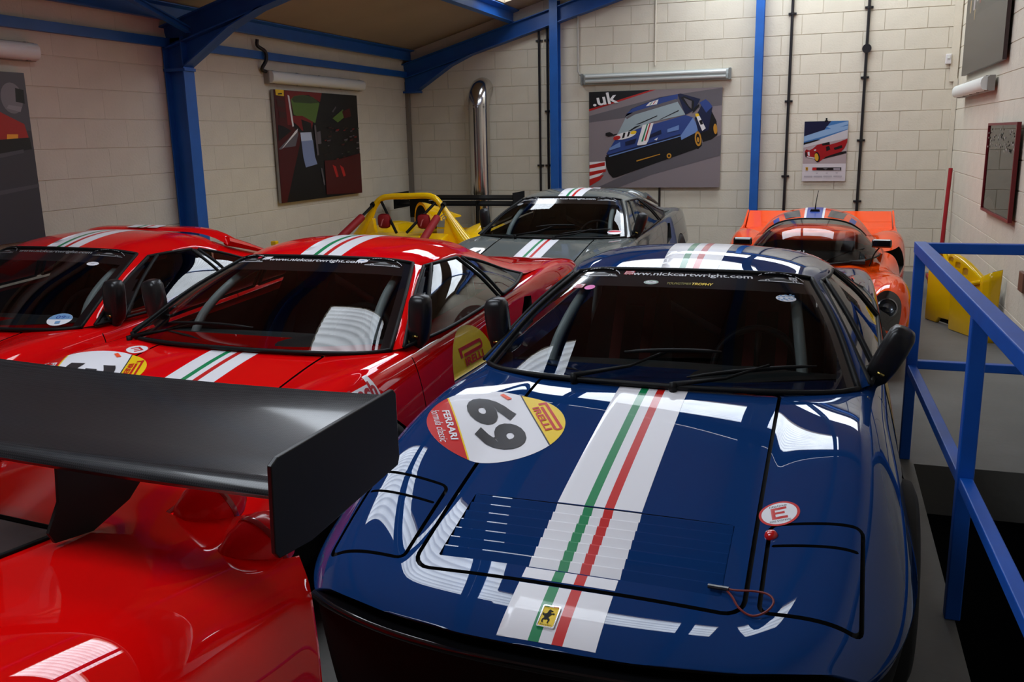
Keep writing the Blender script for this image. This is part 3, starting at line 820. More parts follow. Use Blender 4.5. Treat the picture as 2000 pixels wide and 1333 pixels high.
def make_car(x0, y0, pt, label, mtilt=.08, opts=()):
    t = empty('race_car', (x0, y0, 0), label, 'car', 'coupes with tricolour centre stripes', rotz=math.radians(-1.2))
    bd = link('body', BODY, [pt, BLACK, DARKIN], t)
    # nose: blade bumper under the leading edge and the black grille below it
    def bumper():
        mb = MB(); xs = [-.695 + 1.39*i/40 for i in range(41)]
        prof = [(-.010,.448),(-.018,.458),(-.017,.468),(-.008,.472),(.05,.470),(.05,.450)]
        vs = []; k = len(prof)
        for x in xs:
            sw = nose_sweep(x, 0); vs += [(x, sw + a, b) for a, b in prof]
        mb.add(vs, [(i*k+j, i*k+(j+1) % k, (i+1)*k+(j+1) % k, (i+1)*k+j) for i in range(40) for j in range(k)] + [tuple(range(k)), tuple(40*k+j for j in range(k))[::-1]])
        return mb.mesh('bumper', angle=50)
    link('bumper', cached('bumper', bumper), [BLACKGLOSS], t)
    for i, me in enumerate(cached('slats', slat_meshes)):
        s_ = link('louvre_slat', me, [pt, WHITE, GREEN, RED], bd)
    # glass and roof
    def windm(u, v): return 0 if v < .80 and v > .035 and .03 < u < .97 else 1
    link('windscreen', cached('wind', lambda: patch_mesh(WIND, 60, 40, mfn=windm)), [GLASS, BLACKGLOSS], t)
    link('windscreen_gasket', cached('wgask', lambda: tube_mesh([[c_wb(i/40) + V(0,-.004,.004) for i in range(41)], [c_wr(i/20) + V(.003,-.003,.002) for i in range(21)], [c_wl(i/20) + V(-.003,-.003,.002) for i in range(21)], [c_wt(i/30) + V(0,-.002,.001) for i in range(31)]], .009, 8)), [BLACK], t)
    link('roof', cached('roof', lambda: patch_mesh(ROOF, 40, 24)), [pt], t)
    for s in (-1, 1):
        cv = lambda pts: Curve3(sided(pts, s))
        k = 'RL'[s < 0]
        link('screen_pillar', cached('apil' + k, lambda: patch_mesh(coons(cv(WSIDE), cv(SF), Curve3(sided([WSIDE[0], SF[0]], s)), Curve3(sided([WSIDE[-1], SF[-1]], s)), .012, V(s*.7,-.3,.6)), 24, 6)), [pt], t)
        rail = [SF[-1]] + ST_[1:] + [QF[-1]] + QT[1:2]
        link('roof_rail', cached('rail' + k, lambda: patch_mesh(coons(cv(ROOFR), cv([ST_[0], ST_[1], ST_[2], QF[-1], QT[1]]), Curve3(sided([ROOFR[0], ST_[0]], s)), Curve3(sided([ROOFR[-1], QT[1]], s)), .006, V(s,0,.6)), 24, 4)), [pt], t)
        sg = coons(cv(SB), cv(ST_), cv(SF), cv(SR), .010, V(s*.8,0,.5))
        def sgm(u, v): return 1 if u < .16 * (1 - v) + .05 else 0
        link('side_window', cached('sg' + k, lambda: patch_mesh(sg, 30, 16, mfn=sgm)), [SIDEGLASS, BLACKGLOSS], t)
        link('window_frame', cached('sgf' + k, lambda: tube_mesh([[cv(q)(i/24) for i in range(25)] for q in (SF, ST_, SR, QF, QT, QB)] + [[sg(.17, i/10) + V(s*.004,0,0) for i in range(11)]], .009, 8)), [BLACK], t)
        link('window_sill_trim', cached('sill' + k, lambda: tube_mesh([[cv(SB)(i/24) for i in range(25)]], .008, 8)), [BLACK], t)
        link('door_pillar', cached('bpil' + k, lambda: patch_mesh(coons(cv(SR), cv(QF), Curve3(sided([SR[0], QF[0]], s)), Curve3(sided([SR[-1], QF[-1]], s))), 10, 3)), [BLACKGLOSS], t)
        qg = coons(cv(QB), cv(QT[::-1][::-1]), cv(QF), Curve3(sided([QB[-1], V(*QB[-1]) + V(0,.002,.001)], s)))
        def qm(u, v): return 1 if u > .62 else 0
        link('quarter_window', cached('qg' + k, lambda: patch_mesh(qg, 24, 10, mfn=qm)), [SIDEGLASS, BLACK], t)
        link('rear_sail', cached('sail' + k, lambda: patch_mesh(coons(cv(SAILIN), cv(SAIL), Curve3(sided([SAILIN[0], SAIL[0]], s)), Curve3(sided([SAILIN[-1], SAIL[-1]], s)), .004, V(0,0,1)), 20, 4)), [pt], t)
        def low():
            lo = cv([QT[1], QT[2], QT[3], (.715,3.2,.885), (.70,3.4,.888)])
            mb = MB(); mb.grid(coons(cv(SAIL), lo, Curve3(sided([SAIL[0], QT[1]], s)), Curve3(sided([SAIL[-1], (.70,3.4,.888)], s)), .004, V(s,0,.5)), 20, 5)
            inn = cv([(.50,2.66,.83),(.55,2.9,.83),(.60,3.15,.83),(.625,3.4,.85)])
            mb.grid(coons(cv(SAILIN), inn, Curve3(sided([SAILIN[0], (.50,2.66,.83)], s)), Curve3(sided([SAILIN[-1], (.625,3.4,.85)], s))), 14, 3)
            return mb.mesh('sail_side', angle=60)
        link('sail_side', cached('sails' + k, low), [pt], t)
        # door mirror
        tilt = mtilt if s > 0 else 0.06
        m = link('door_mirror', cached('mir' + k, lambda: mirror_mesh(s)), [MIRRORBLACK], t, loc=(.70, 1.58, .765) if s > 0 else (-.685, 1.62, .775), rot=(math.radians(6), tilt if s > 0 else -tilt, 0)); m.scale = (1.05, 1.05, 1.2)
        b = MB(); b.box((-.012,-.0035,0),(.012,.0005,.008))
        link('mirror_badge', cached('mirb', lambda: b.mesh('mirror_badge')), [mat('gold', (.6,.45,.12), .3, metal=1)], m, loc=(s*.018, -.036, .055))
        for yy in (.98, 3.32):
            w = link('wheel', cached('wheel', wheel_mesh), [TYRE, ALLOY], t, loc=(s*.74, yy, .315), rot=(0, 0, 0 if s > 0 else PI))
        # front cage leg inside the screen
        link('cage_tube', cached('cage' + k, lambda: tube_mesh([spline(sided([(.50,1.56,.50),(.485,1.60,.76),(.46,1.72,.90),(.43,1.98,1.015),(.43,2.30,1.03)], s), 24)], .021, 12)), [GREYTUBE], t)
        st = link('seat', cached('seat', seat_mesh), [DARKIN], t, loc=(s*.30, 0, 0))
        link('headrest', cached('headrest', lambda: (lambda mb: mb.mesh('h', bevel=.02))(MB().box((-.10,2.36,.86),(.10,2.42,.98)))), [SEATRED if 'redseat' in opts else DARKIN], st)
        for q in (-.07, .07):
            link('harness_strap', cached('belt%g' % q, lambda: patch_mesh(lambda u, v: V(q + (u-.5)*.05, 2.085 + .30*v, .45 + .50*v), 2, 6)), [SEATRED if 'redbelt' in opts else DARKIN], st)
    link('cage_hoop', cached('hoop', lambda: tube_mesh([spline([(-.43,2.30,1.03),(-.30,2.30,1.045),(0,2.30,1.05),(.30,2.30,1.045),(.43,2.30,1.03)], 16), spline([(.57,2.58,.4),(.55,2.58,.85),(.47,2.58,1.0),(0,2.58,1.03),(-.47,2.58,1.0),(-.55,2.58,.85),(-.57,2.58,.4)], 30), [(.55,2.58,.45),(-.45,2.58,.98)]], .021, 10)), [GREYTUBE], t)
    def dash():
        mb = MB()
        mb.grid(lambda u, v: coons(Curve3([(-.60,1.50,.80),(0,1.34,.785),(.60,1.50,.80)]), Curve3([(-.60,1.72,.76),(.0,1.72,.77),(.60,1.72,.76)]), Curve3([(-.60,1.50,.80),(-.60,1.72,.76)]), Curve3([(.60,1.50,.80),(.60,1.72,.76)]))(u, v) + V(0,0,.035*math.exp(-((u-.74)/.16)**2)*math.sin(PI*min(1,v*1.2))), 24, 8)
        mb.grid(lambda u, v: V(-.60 + 1.2*u, 1.72 + .03*v, .76 - .30*v), 6, 2)
        return mb.mesh('dash')
    link('dashboard', cached('dash', dash), [mat('dash_grey', (.035,.04,.042), .6)], t)
    def bulk():
        mb = MB(); mb.grid(lambda u, v: V((-.54 + 1.08*u) * (1 - .12*v), 2.68 - .03*v, .34 + .72*v), 4, 4); return mb.mesh('bulk')
    link('bulkhead', cached('bulk', bulk), [DARKIN], t)
    def wheelm():
        mb = MB(); M = Matrix.Translation(V(.30, 1.80, .74)) @ Matrix.Rotation(math.radians(65), 4, 'X')
        mb.tube([M @ V(.165*math.cos(2*PI*i/28), .165*math.sin(2*PI*i/28), 0) for i in range(28)], .015, 8, closed=True)
        for a in (.0, PI*.66, PI*1.33): mb.tube([M @ V(0,0,-.02), M @ V(.165*math.cos(a+PI/2), .165*math.sin(a+PI/2), 0)], .012, 6)
        return mb.mesh('sw')
    link('steering_wheel', cached('sw', wheelm), [BLACK], t)
    # stripes: nose, hood behind the louvre, hood before it, roof
    pl = on_bvh(BODYBV, lambda u, v: V(u, v, 2), (0, 0, -1))
    SM = [WHITE, GREEN, RED]
    def dr(key, *a, **k):
        if key in MESHES: return link(a[0], MESHES[key], a[3], a[4])
        o = drape(*a, **k); MESHES[key] = o.data; return o
    for nm, a, b in (('n', .016, .182), ('l', .200, .236), ('h', .511, 1.262)):
        dr('st' + nm, 'tricolour_stripe', stripe_layers(a, b), pl, SM, bd, step=.02, lift=0)
    rf = on_patch(ROOF)
    def roofpl(u, v):
        uu = .5 + u / 1.03
        return rf(uu, v)
    dr('str', 'tricolour_stripe', stripe_layers(.0, .97), roofpl, SM, t, step=.04, lift=0)
    # sun strip lettering
    wp = on_patch(WIND)
    def wpl(u, v): return wp(.5 + u / 1.06, .90 + v / .72)
    ink = GREYINK if 'dull' in opts else SILVERINK
    dr('url', 'sun_strip_lettering', [(fit2d(text2d('www.nickcartwright.com', bold=.02), -.275, .014, .275, .050), 0)], wpl, [ink], t, step=.03)
    for s in (-1, 1):
        dr('logo%d' % s, 'sun_strip_logo', [(xf2d(sh, ox=s*.385, oy=.012), mi) for sh, mi in car_logo(.165)], wpl, [ink, mat('logo_dark', (.03,.03,.03), .4), mat('logo_mid', (.25,.25,.25), .4)], t, step=.03)
    # wipers
    wiper(t, 'wipL', (-.29,1.262,.80), [(-.10,1.33,.842),(.03,1.44,.887)], WIND(.40,.20) + V(0,-.012,.014), WIND(.66,.24) + V(0,-.012,.014)) if 'onewiper' not in opts else None
    wiper(t, 'wipR', (.07,1.252,.795), [(.24,1.31,.825),(.38,1.37,.868)], WIND(.58,.055) + V(0,-.012,.014), WIND(.90,.165) + V(0,-.012,.014)) if 'onewiper' not in opts else wiper(t, 'wip1', (-.60,1.30,.792), [(-.45,1.38,.83),(-.28,1.44,.865)], WIND(.17,.16) + V(0,-.012,.014), WIND(.52,.17) + V(0,-.012,.014))
    t['bd'] = 0; del t['bd']
    return t, bd, pl, wpl
# ================================================================ things on the walls
LAMPBODY = mat('lamp_body', srgb(150, 146, 138), .5)
LAMPDIFF = mat('lamp_diffuser', srgb(226, 228, 222), .3)
BATTENBODY = mat('batten_body', srgb(190, 195, 190), .35, metal=.2)
def lamp(M, L, label, group, open_tubes=False):
    """weatherproof fluorescent batten; local x along, y out of the wall, z up"""
    t = empty('wall_lamp', (0,0,0), label, 'lamp', group); t.matrix_world = M
    b = MB(); b.prism([(0,-.065),(.045,-.065),(.06,-.05),(.06,.05),(.045,.065),(0,.065)], 'x', 0, L); mk('lamp_body', b, BATTENBODY if open_tubes else LAMPBODY, t, smooth=False)
    if open_tubes:
        for z in (-.03, .03):
            b = MB(); b.tube([V(.06,.075,z), V(L-.06,.075,z)], .019, 12); mk('lamp_tube', b, LAMPDIFF, t)
        for x in (.0, L-.03):
            b = MB(); b.box((x,.055,-.07), (x+.03,.10,.07)); mk('end_cap', b, mat('lamp_cap', srgb(120,122,118), .4), t, smooth=False, bevel=.006)
        b = MB(); b.prism([(.058,-.075),(.105,-.055),(.115,0),(.105,.055),(.058,.075)], 'x', .03, L-.03); mk('diffuser', b, glass_mat('clear_cover', (.97,.97,.97), 1.25), t, smooth=False)
    else:
        b = MB(); b.prism([(.058,-.06),(.09,-.055),(.108,-.03),(.112,0),(.108,.03),(.09,.055),(.058,.06)], 'x', .012, L-.012); mk('diffuser', b, LAMPDIFF, t, angle=50)
        for k in range(5):
            x = .08 + (L-.16)*k/4
            for z in (-.066, .056):
                b = MB(); b.box((x-.012,.04,z), (x+.012,.068,z+.010)); mk('lamp_clip', b, LAMPBODY, t, smooth=False)
    return t
def Mback(x, z, d=.008): return Matrix(((1,0,0,x),(0,-1,0,YB-d),(0,0,1,z),(0,0,0,1)))
def Mleft(y, z, d=.008): return Matrix(((0,1,0,XL+d),(1,0,0,y),(0,0,1,z),(0,0,0,1)))
def Mright(y, z, d=.008): return Matrix(((0,-1,0,XR-d),(-1,0,0,y),(0,0,1,z),(0,0,0,1)))
lamp(Mback(-2.98, 2.355), 1.86, 'twin tube strip lamp with a clear cover above the blue racing car picture', 'strip lamps on the walls', True)
lamp(Mleft(8.2, 2.31), 2.0, 'grey strip lamp above the picture of red cars and an open engine', 'strip lamps on the walls')
lamp(Mleft(3.3, 2.32), 1.99, 'grey strip lamp above the dark track picture on the left', 'strip lamps on the walls')
lamp(Mright(10.88, 2.03, .03), 1.95, 'pale strip lamp under the dark night picture on the right wall', 'strip lamps on the walls')

def picture(name, M, w, h, th, edge, layers, mats, label, cat, back=None):
    """flat picture on a board; local x along, z up, y out of the wall; layers in 0..1 board units"""
    t = empty(name, (0,0,0), label, cat); t.matrix_world = M
    b = MB(); b.box((0,0,0), (w,th,h)); mk('board', b, edge, t, smooth=False)
    pl = on_plane((0, th, 0), (w,0,0), (0,0,h))
    def pp(u, v): return (V(w*u, th, h*v), V(0,1,0))
    o = drape('picture_print', layers, pp, mats, t, step=0, lift=.00025, smooth=False)
    return t
def quadp(*p): return poly2d(p)
def pm(name, r, g, b, rough=.35): return mat('print_' + name, srgb(r, g, b), rough)
TR = pm('track', 132, 120, 122); BK = pm('black', 14, 13, 14); BL = pm('blue', 44, 66, 128); BLD = pm('navy', 18, 26, 58); BLL = pm('light_blue', 104, 132, 184); WH = pm('white', 226, 222, 220)
GN = pm('green', 20, 120, 76); RD = pm('red', 176, 30, 26); GL = pm('glass', 150, 164, 168); GD = pm('goldwheel', 186, 130, 40); YL = pm('yellow', 236, 190, 30); GY = pm('grey', 96, 90, 94); MATSP = [TR, BK, BL, BLD, BLL, WH, GN, RD, GL, GD, YL, GY]
# picture pixel helper: the print as seen, in its own 0..1 board units (x right, y up)
def P_(pts, x0, y0, x1, y1): return poly2d([((x-x0)/(x1-x0), 1-(y-y0)/(y1-y0)) for x, y in pts])
def blob(cx, cy, a, b, rot=0, n=20): return [(cx + a*math.cos(2*PI*i/n)*math.cos(rot) - b*math.sin(2*PI*i/n)*math.sin(rot), cy + a*math.cos(2*PI*i/n)*math.sin(rot) + b*math.sin(2*PI*i/n)*math.cos(rot)) for i in range(n)]
F = lambda pts: P_(pts, 135, 95, 1705, 1255)
big = [(F([(135,95),(1705,95),(1705,1255),(135,1255)]), 0), (F([(135,380),(1000,180),(1705,100),(1705,300),(135,460)]), 11), (F([(135,310),(860,95),(1060,95),(700,215),(135,345)]), 0),
       (F([(135,95),(860,95),(860,100),(135,315)]), 1), (F([(135,300),(880,92),(940,95),(135,325)]), 7),
       (F([(230,1255),(560,1110),(1705,640),(1705,880),(900,1100),(500,1255)]), 11),
       (F([(140,940),(350,930),(340,1040),(140,1230)]), 5), (F([(140,975),(330,940),(330,985),(140,1020)]), 7), (F([(140,1060),(345,1025),(340,1060),(140,1110)]), 7), (F([(140,1150),(320,1095),(270,1160),(140,1235)]), 7),
       # tyres and dark nose
       (F([(335,880),(395,880),(470,1130),(430,1135),(380,1080),(345,990)]), 1), (F([(1395,560),(1480,620),(1490,760),(1450,800),(1400,790)]), 1), (F([(1575,330),(1650,480),(1665,640),(1600,690),(1500,720),(1450,560)]), 1),
       (F([(345,860),(1250,640),(1400,590),(1420,800),(900,980),(470,1130),(385,1000)]), 1),
       # body: hood, flank, roof
       (F([(350,840),(500,610),(1290,400),(1380,430),(1240,640),(380,870)]), 2), (F([(1380,430),(1240,640),(1250,690),(1410,610),(1460,560),(1400,470)]), 4), (F([(350,830),(380,870),(1240,640),(1235,620),(380,850)]), 3),
       (F([(1400,440),(1500,240),(1560,260),(1600,320),(1560,580),(1450,620)]), 3), (F([(1450,260),(1520,225),(1560,260),(1600,310),(1530,380)]), 2),
       (F([(580,400),(650,310),(980,190),(1230,150),(1460,220),(1400,340),(1290,400),(1200,170),(600,360)]), 3), (F([(600,365),(660,310),(980,195),(1200,155),(1195,215),(700,345)]), 2),
       (F([(485,610),(590,400),(680,350),(1180,215),(1290,395),(900,470),(700,560)]), 8), (F([(585,410),(680,345),(1180,210),(1195,245),(690,380),(600,430)]), 11),
       (F([(1230,200),(1270,180),(1390,240),(1380,360),(1330,320)]), 1), (F([(1265,200),(1360,240),(1360,330),(1330,300)]), 11),
       (F([(700,500),(960,395),(965,405),(760,490)]), 1), (F([(985,445),(1210,340),(1215,352),(1000,445)]), 1), (F([(615,575),(700,520),(780,500),(640,575)]), 1),
       (F([(340,590),(390,578),(430,600),(440,620),(380,635),(340,620)]), 1), (F([(430,610),(480,600),(480,612),(430,625)]), 1),
       (F([(1370,380),(1400,310),(1445,280),(1450,300),(1390,370)]), 1),
       # stripes
       (F([(725,740),(790,505),(920,480),(860,690),(835,735),(740,745)]), 5), (F([(775,700),(840,495),(855,492),(795,700)]), 6), (F([(810,690),(872,488),(886,486),(830,690)]), 7),
       (F([(825,285),(870,240),(975,210),(955,265)]), 5), (F([(865,275),(900,235),(910,232),(878,272)]), 6), (F([(905,265),(935,225),(945,222),(918,262)]), 7),
       (F(blob(575,625,140,40,-.22)), 5), (F(blob(480,650,45,25,-.2)), 7), (F(blob(680,590,38,20,-.2)), 10), (F([(540,660),(560,590),(585,590),(570,650)]), 1), (F([(600,640),(620,580),(645,580),(625,635)]), 1),
       (F([(580,700),(720,660),(700,720),(585,745)]), 3), (F([(880,620),(1010,565),(1015,610),(870,660)]), 3), (F([(1085,560),(1220,515),(1220,570),(1085,600)]), 4), (F([(390,770),(520,700),(525,760),(390,800)]), 4), (F([(930,680),(975,655),(960,690)]), 5),
       (F(blob(1445,680,38,88,-.12)), 9), (F(blob(1445,680,22,60,-.12)), 1), (F(blob(1445,690,14,30,-.12)), 9), (F(blob(1640,570,22,60,-.1)), 9),
       (F([(1405,390),(1440,385),(1530,560),(1490,590)]), 5), (F([(1405,390),(1440,385),(1455,415),(1415,425)]), 10), (F([(1450,470),(1480,460),(1500,510),(1470,520)]), 1),
       (F([(720,925),(1000,850),(1005,858),(722,940)]), 9), (F(blob(1110,875,28,30)), 9), (F(blob(1110,875,14,15)), 1), (F([(385,865),(1240,640),(1245,648),(385,880)]), 4)]
big += [(xf2d(fit2d(text2d('.uk', bold=.02), -.5, -.5, .5, .5), ox=0, oy=0), 5)]
def turn(sh, s=(.2,.12), rot=.2, o=(.12,.93)):
    c, q = math.cos(rot), math.sin(rot)
    return ([(o[0] + (c*x*s[0] - q*y*s[1]), o[1] + (q*x*s[0] + c*y*s[1])) for x, y in sh[0]], sh[1])
big[-1] = (turn(fit2d(text2d('.uk', bold=.02), -.5, -.5, .5, .5), (.20,.12), .17, (.125,.925)), 5)
big = [(([(min(1,max(0,x)), min(1,max(0,y))) for x, y in sh[0]], sh[1]), m) for sh, m in big]
def Mb(x, z, d=.03): return Matrix(((1,0,0,x),(0,-1,0,YB-d),(0,0,1,z),(0,0,0,1)))
def reflect_fix(layers): return layers
picture('wall_picture', Mb(-2.88, 1.0), 1.66, 1.20, .03, pm('edge', 120, 116, 116), big, MATSP, 'large unframed picture of a blue striped car cornering on a track', 'picture')
# left wall: red car and engine bay (seen from here its left edge is the nearer one)
G = lambda pts: P_(pts, 100, 262, 860, 1200)
def GG(pts):  # undo the perspective of the photographed picture: left edge 100..185 from top to bottom, right edge 830..875
    out = []
    for x, y in pts:
        t = (y-270)/950; xl = 97 + 90*t; xr = 830 + 45*t; u = (x-xl)/(xr-xl); yt = 255 + 48*u; yb = 1247 - 97*u
        out.append((min(1,max(0,u)), min(1,max(0,1-(y-yt)/(yb-yt)))))
    return poly2d(out)
D1 = pm('dark_red', 74, 12, 14); D2 = pm('mid_red', 120, 26, 26); D3 = pm('grass', 86, 116, 48); D4 = pm('trees', 56, 72, 40); D5 = pm('steel', 128, 142, 178); D6 = pm('pale', 190, 200, 220); D7 = pm('brown', 60, 30, 26)
MG = [BK, D1, D2, D3, D4, D5, D6, YL, RD, GY, D7, WH]
engine = [(GG([(95,250),(860,250),(880,1260),(180,1260)]), 0), (GG([(100,255),(240,262),(260,580),(330,640),(230,1240),(190,1247)]), 1), (GG([(180,265),(495,280),(480,360),(380,300),(260,310),(230,350),(255,560),(215,560)]), 2),
          (GG([(235,340),(260,310),(330,300),(420,320),(475,370),(440,540),(330,500),(260,470)]), 3), (GG([(240,340),(260,312),(330,302),(420,322),(470,365),(400,372),(260,365)]), 4),
          (GG([(250,480),(330,480),(420,530),(410,600),(330,610),(300,570),(255,530)]), 2), (GG([(320,510),(400,540),(410,600),(340,610)]), 0), (GG([(315,625),(405,620),(440,840),(345,850)]), 6), (GG([(325,700),(420,690),(440,840),(345,850)]), 5),
          (GG([(345,850),(440,838),(460,900),(365,930)]), 5), (GG([(150,770),(290,600),(300,640),(260,840),(240,800)]), 9), (GG([(140,560),(180,570),(245,610),(150,700)]), 0), (GG([(160,790),(275,610),(295,590),(290,620)]), 11),
          (GG([(150,800),(180,760),(300,740),(260,900),(195,1230),(188,1240)]), 1), (GG([(205,300),(220,310),(262,570),(250,575)]), 11), (GG([(110,255),(175,258),(178,312),(115,305)]), 7), (GG([(130,290),(160,285),(165,297),(132,300)]), 0),
          (GG([(120,340),(180,350),(185,410),(130,400)]), 10), (GG([(140,440),(195,450),(200,500),(150,495)]), 10),
          (GG([(590,500),(690,420),(700,490),(640,535)]), 3), (GG([(680,440),(755,410),(770,480),(700,500)]), 1), (GG([(585,440),(620,395),(625,405),(595,450)]), 9),
          (GG([(520,870),(640,860),(855,800),(870,1150),(540,1170)]), 1), (GG([(590,905),(620,920),(645,1010),(625,1015)]), 8), (GG([(655,905),(690,930),(710,1000),(690,1010)]), 8), (GG([(850,560),(835,600),(845,570)]), 11),
          (GG([(450,620),(480,610),(490,720),(460,725)]), 9), (GG([(425,560),(440,560),(470,820),(455,825)]), 9), (GG([(485,930),(500,940),(525,1080),(515,1090)]), 9)]
for q in range(34):
    a, c = 510 + 320*random.random(), 560 + 310*random.random(); r = 6 + 13*random.random()
    engine.append((GG([(a, c), (a+r*2, c-r*.5), (a+r*1.6, c+r*.5), (a+r*.2, c+r*.6)]), random.choice([9,10,10,1,2,9,4])))
def Ml(y, z): return Matrix(((0,1,0,XL+.03),(1,0,0,y),(0,0,1,z),(0,0,0,1)))
picture('wall_picture', Ml(8.27, 1.03), 1.78, 1.16, .03, pm('edge_pale', 150, 146, 140), engine, MG, 'tall unframed picture of red cars beside an open engine bay', 'picture')
trackp = [(poly2d([(0,0),(1,0),(1,1),(0,1)]), 0), (poly2d([(0,.72),(1,.66),(1,1),(0,1)]), 1), (poly2d([(.55,.5),(.90,.53),(.985,.60),(.97,.70),(.88,.76),(.80,.82),(.55,.8)]), 2), (ell2d(.93,.85,.05,.09,24), 6), (poly2d([(.945,.83),(.985,.82),(.988,.90),(.95,.91)]), 4), (poly2d([(.90,.79),(.96,.77),(.97,.80),(.91,.81)]), 3), (poly2d([(.88,.60),(.93,.60),(.935,.64),(.885,.64)]), 5), (poly2d([(.5,.47),(.99,.55),(.985,.62),(.5,.58)]), 4), (poly2d([(.70,.47),(.95,.53),(.95,.55),(.70,.50)]), 1), (poly2d([(.3,.2),(1,.32),(1,.34),(.3,.24)]), 1)]
picture('wall_picture', Ml(3.30, 1.0), 1.86, 1.17, .03, pm('edge_dark', 60, 44, 44), trackp, [pm('tarmac', 62, 60, 66), pm('tarmac2', 82, 80, 86), RD, pm('helmet', 150, 146, 150), BK, pm('lampglow', 255, 170, 40), pm('helmet2', 128, 124, 128)], 'unframed picture of a red car on a grey track at the left edge', 'picture')
# right wall
def Mr(y, z): return Matrix(((0,-1,0,XR-.03),(-1,0,0,y),(0,0,1,z),(0,0,0,1)))
night = [(poly2d([(0,0),(1,0),(1,1),(0,1)]), 0), (poly2d([(0,.55),(1,.5),(1,1),(0,1)]), 1)]
for (x, y, w, hh, c) in ((.10,.60,.03,.12,2),(.20,.60,.04,.2,3),(.28,.66,.04,.18,3),(.36,.62,.03,.16,4),(.24,.50,.02,.10,2),(.45,.7,.05,.2,3),(.55,.66,.05,.2,2),(.05,.85,.05,.06,5)): night.append((poly2d([(x,y),(x+w,y),(x+w*1.2,y+hh),(x+w*.2,y+hh)]), c))
picture('wall_picture', Mr(10.9, 2.19), 2.4, 1.0, .03, pm('edge_dark', 60, 44, 44), night, [pm('night', 48, 42, 40), pm('night2', 28, 25, 27), pm('lit', 150, 124, 80), pm('suit', 150, 140, 140), D2, pm('indigo', 44, 40, 110)], 'big dark unframed night picture above the lamp on the right wall', 'picture')
framed = [(poly2d([(0,0),(1,0),(1,1),(0,1)]), 0), (poly2d([(0,.55),(1,.5),(1,1),(0,1)]), 1), (poly2d([(.05,.55),(.3,.55),(.3,.66),(.05,.66)]), 3), (poly2d([(.45,.55),(.7,.54),(.7,.65),(.45,.66)]), 3), (poly2d([(.25,.3),(.6,.28),(.75,.42),(.5,.5),(.3,.45)]), 2), (poly2d([(.0,.02),(.5,.0),(.4,.12),(.2,.17),(.05,.1)]), 4)]
for q in range(60):
    a, c = random.random()*.96, .68 + .28*random.random(); framed.append((poly2d([(a,c),(a+.03,c),(a+.03,c+.02),(a,c+.02)]), random.choice([1,3,0,4])))
t = picture('framed_print', Mr(8.88, .97), 1.25, .70, .015, pm('card', 120, 116, 108), framed, [pm('fr0', 118, 114, 106), pm('fr1', 104, 98, 92), pm('fr2', 150, 86, 72), pm('fr3', 140, 132, 126), pm('fr4', 92, 90, 76)], 'faded racing print in a thin dark red frame on the right wall', 'picture')
b = MB(); fr = .02
for lo, hi in (((-fr,0,-fr),(1.25+fr,.03,0)),((-fr,0,.70),(1.25+fr,.03,.70+fr)),((-fr,0,0),(0,.03,.70)),((1.25,0,0),(1.25+fr,.03,.70))): b.box(lo, hi)
mk('frame', b, mat('frame_red', srgb(110, 18, 26), .4), t, smooth=False)
b = MB(); b.box((0,.017,0),(1.25,.019,.70)); mk('frame_glass', b, glass_mat('picture_glass', (.93,.95,.93), 1.45), t, smooth=False)
# calendar
Kc = lambda pts: P_(pts, 170, 130, 1000, 1225)
def KC(pts):
    out = []
    for x, y in pts:
        t = (y-130)/1100; xl = 208 - 48*t; xr = 1008 - 62*t; out.append((min(1,max(0,(x-xl)/(xr-xl))), min(1,max(0,1-t))))
    return poly2d(out)
cal = [(KC([(100,100),(1100,100),(1100,1300),(100,1300)]), 0), (KC([(100,130),(1100,130),(1000,640),(1000,908),(100,905)]), 1), (KC([(100,130),(1100,130),(1000,300),(190,560)]), 2), (KC([(100,130),(700,130),(560,300),(200,400)]), 3), (KC([(600,230),(1000,140),(1000,200),(720,280)]), 4), (KC([(200,400),(560,290),(1000,220),(1000,280),(500,420),(190,500)]), 4), (KC([(190,560),(1000,290),(1000,450),(400,560),(185,610)]), 5),
       (KC([(190,520),(300,495),(450,460),(500,470),(330,520),(190,555)]), 6), (KC([(250,740),(400,790),(520,830),(970,720),(970,680),(700,720)]), 6),
       (KC([(215,670),(240,640),(300,660),(370,620),(440,560),(520,545),(660,510),(670,560),(820,520),(990,455),(985,520),(940,620),(880,690),(720,740),(600,780),(470,880),(400,850),(390,800),(250,780),(215,740)]), 7), (KC([(520,540),(665,508),(672,560),(540,575)]), 6), (KC([(600,600),(660,580),(680,650),(610,680)]), 6), (KC([(740,620),(890,570),(900,620),(760,660)]), 6),
       (KC(blob(440,785,50,95,-.15)), 6), (KC(blob(430,785,36,72,-.15)), 8), (KC(blob(235,735,16,50)), 6), (KC([(265,690),(300,685),(305,760),(270,755)]), 0), (KC([(255,765),(395,795),(395,812),(255,785)]), 0), (KC([(380,650),(420,640),(420,665),(385,670)]), 0),
       (KC([(355,975),(880,978),(878,1035),(352,1028)]), 6), (KC([(355,975),(430,975),(428,1028),(352,1028)]), 9), (KC([(540,990),(640,985),(600,1020)]), 10), (KC([(735,990),(860,985),(860,1030),(740,1028)]), 11), (KC([(228,970),(275,970),(275,1028),(230,1028)]), 8), (KC([(245,980),(262,980),(262,1015),(245,1015)]), 6)]
for x in (200, 378, 555, 735):
    for r in range(3): cal.append((KC([(x,1130+r*10),(x+155,1132+r*10),(x+155,1137+r*10),(x,1135+r*10)]), 11))
for x in (420, 600, 780): cal.append((KC([(x,1075),(x+35,1075),(x+35,1085),(x,1085)]), 11))
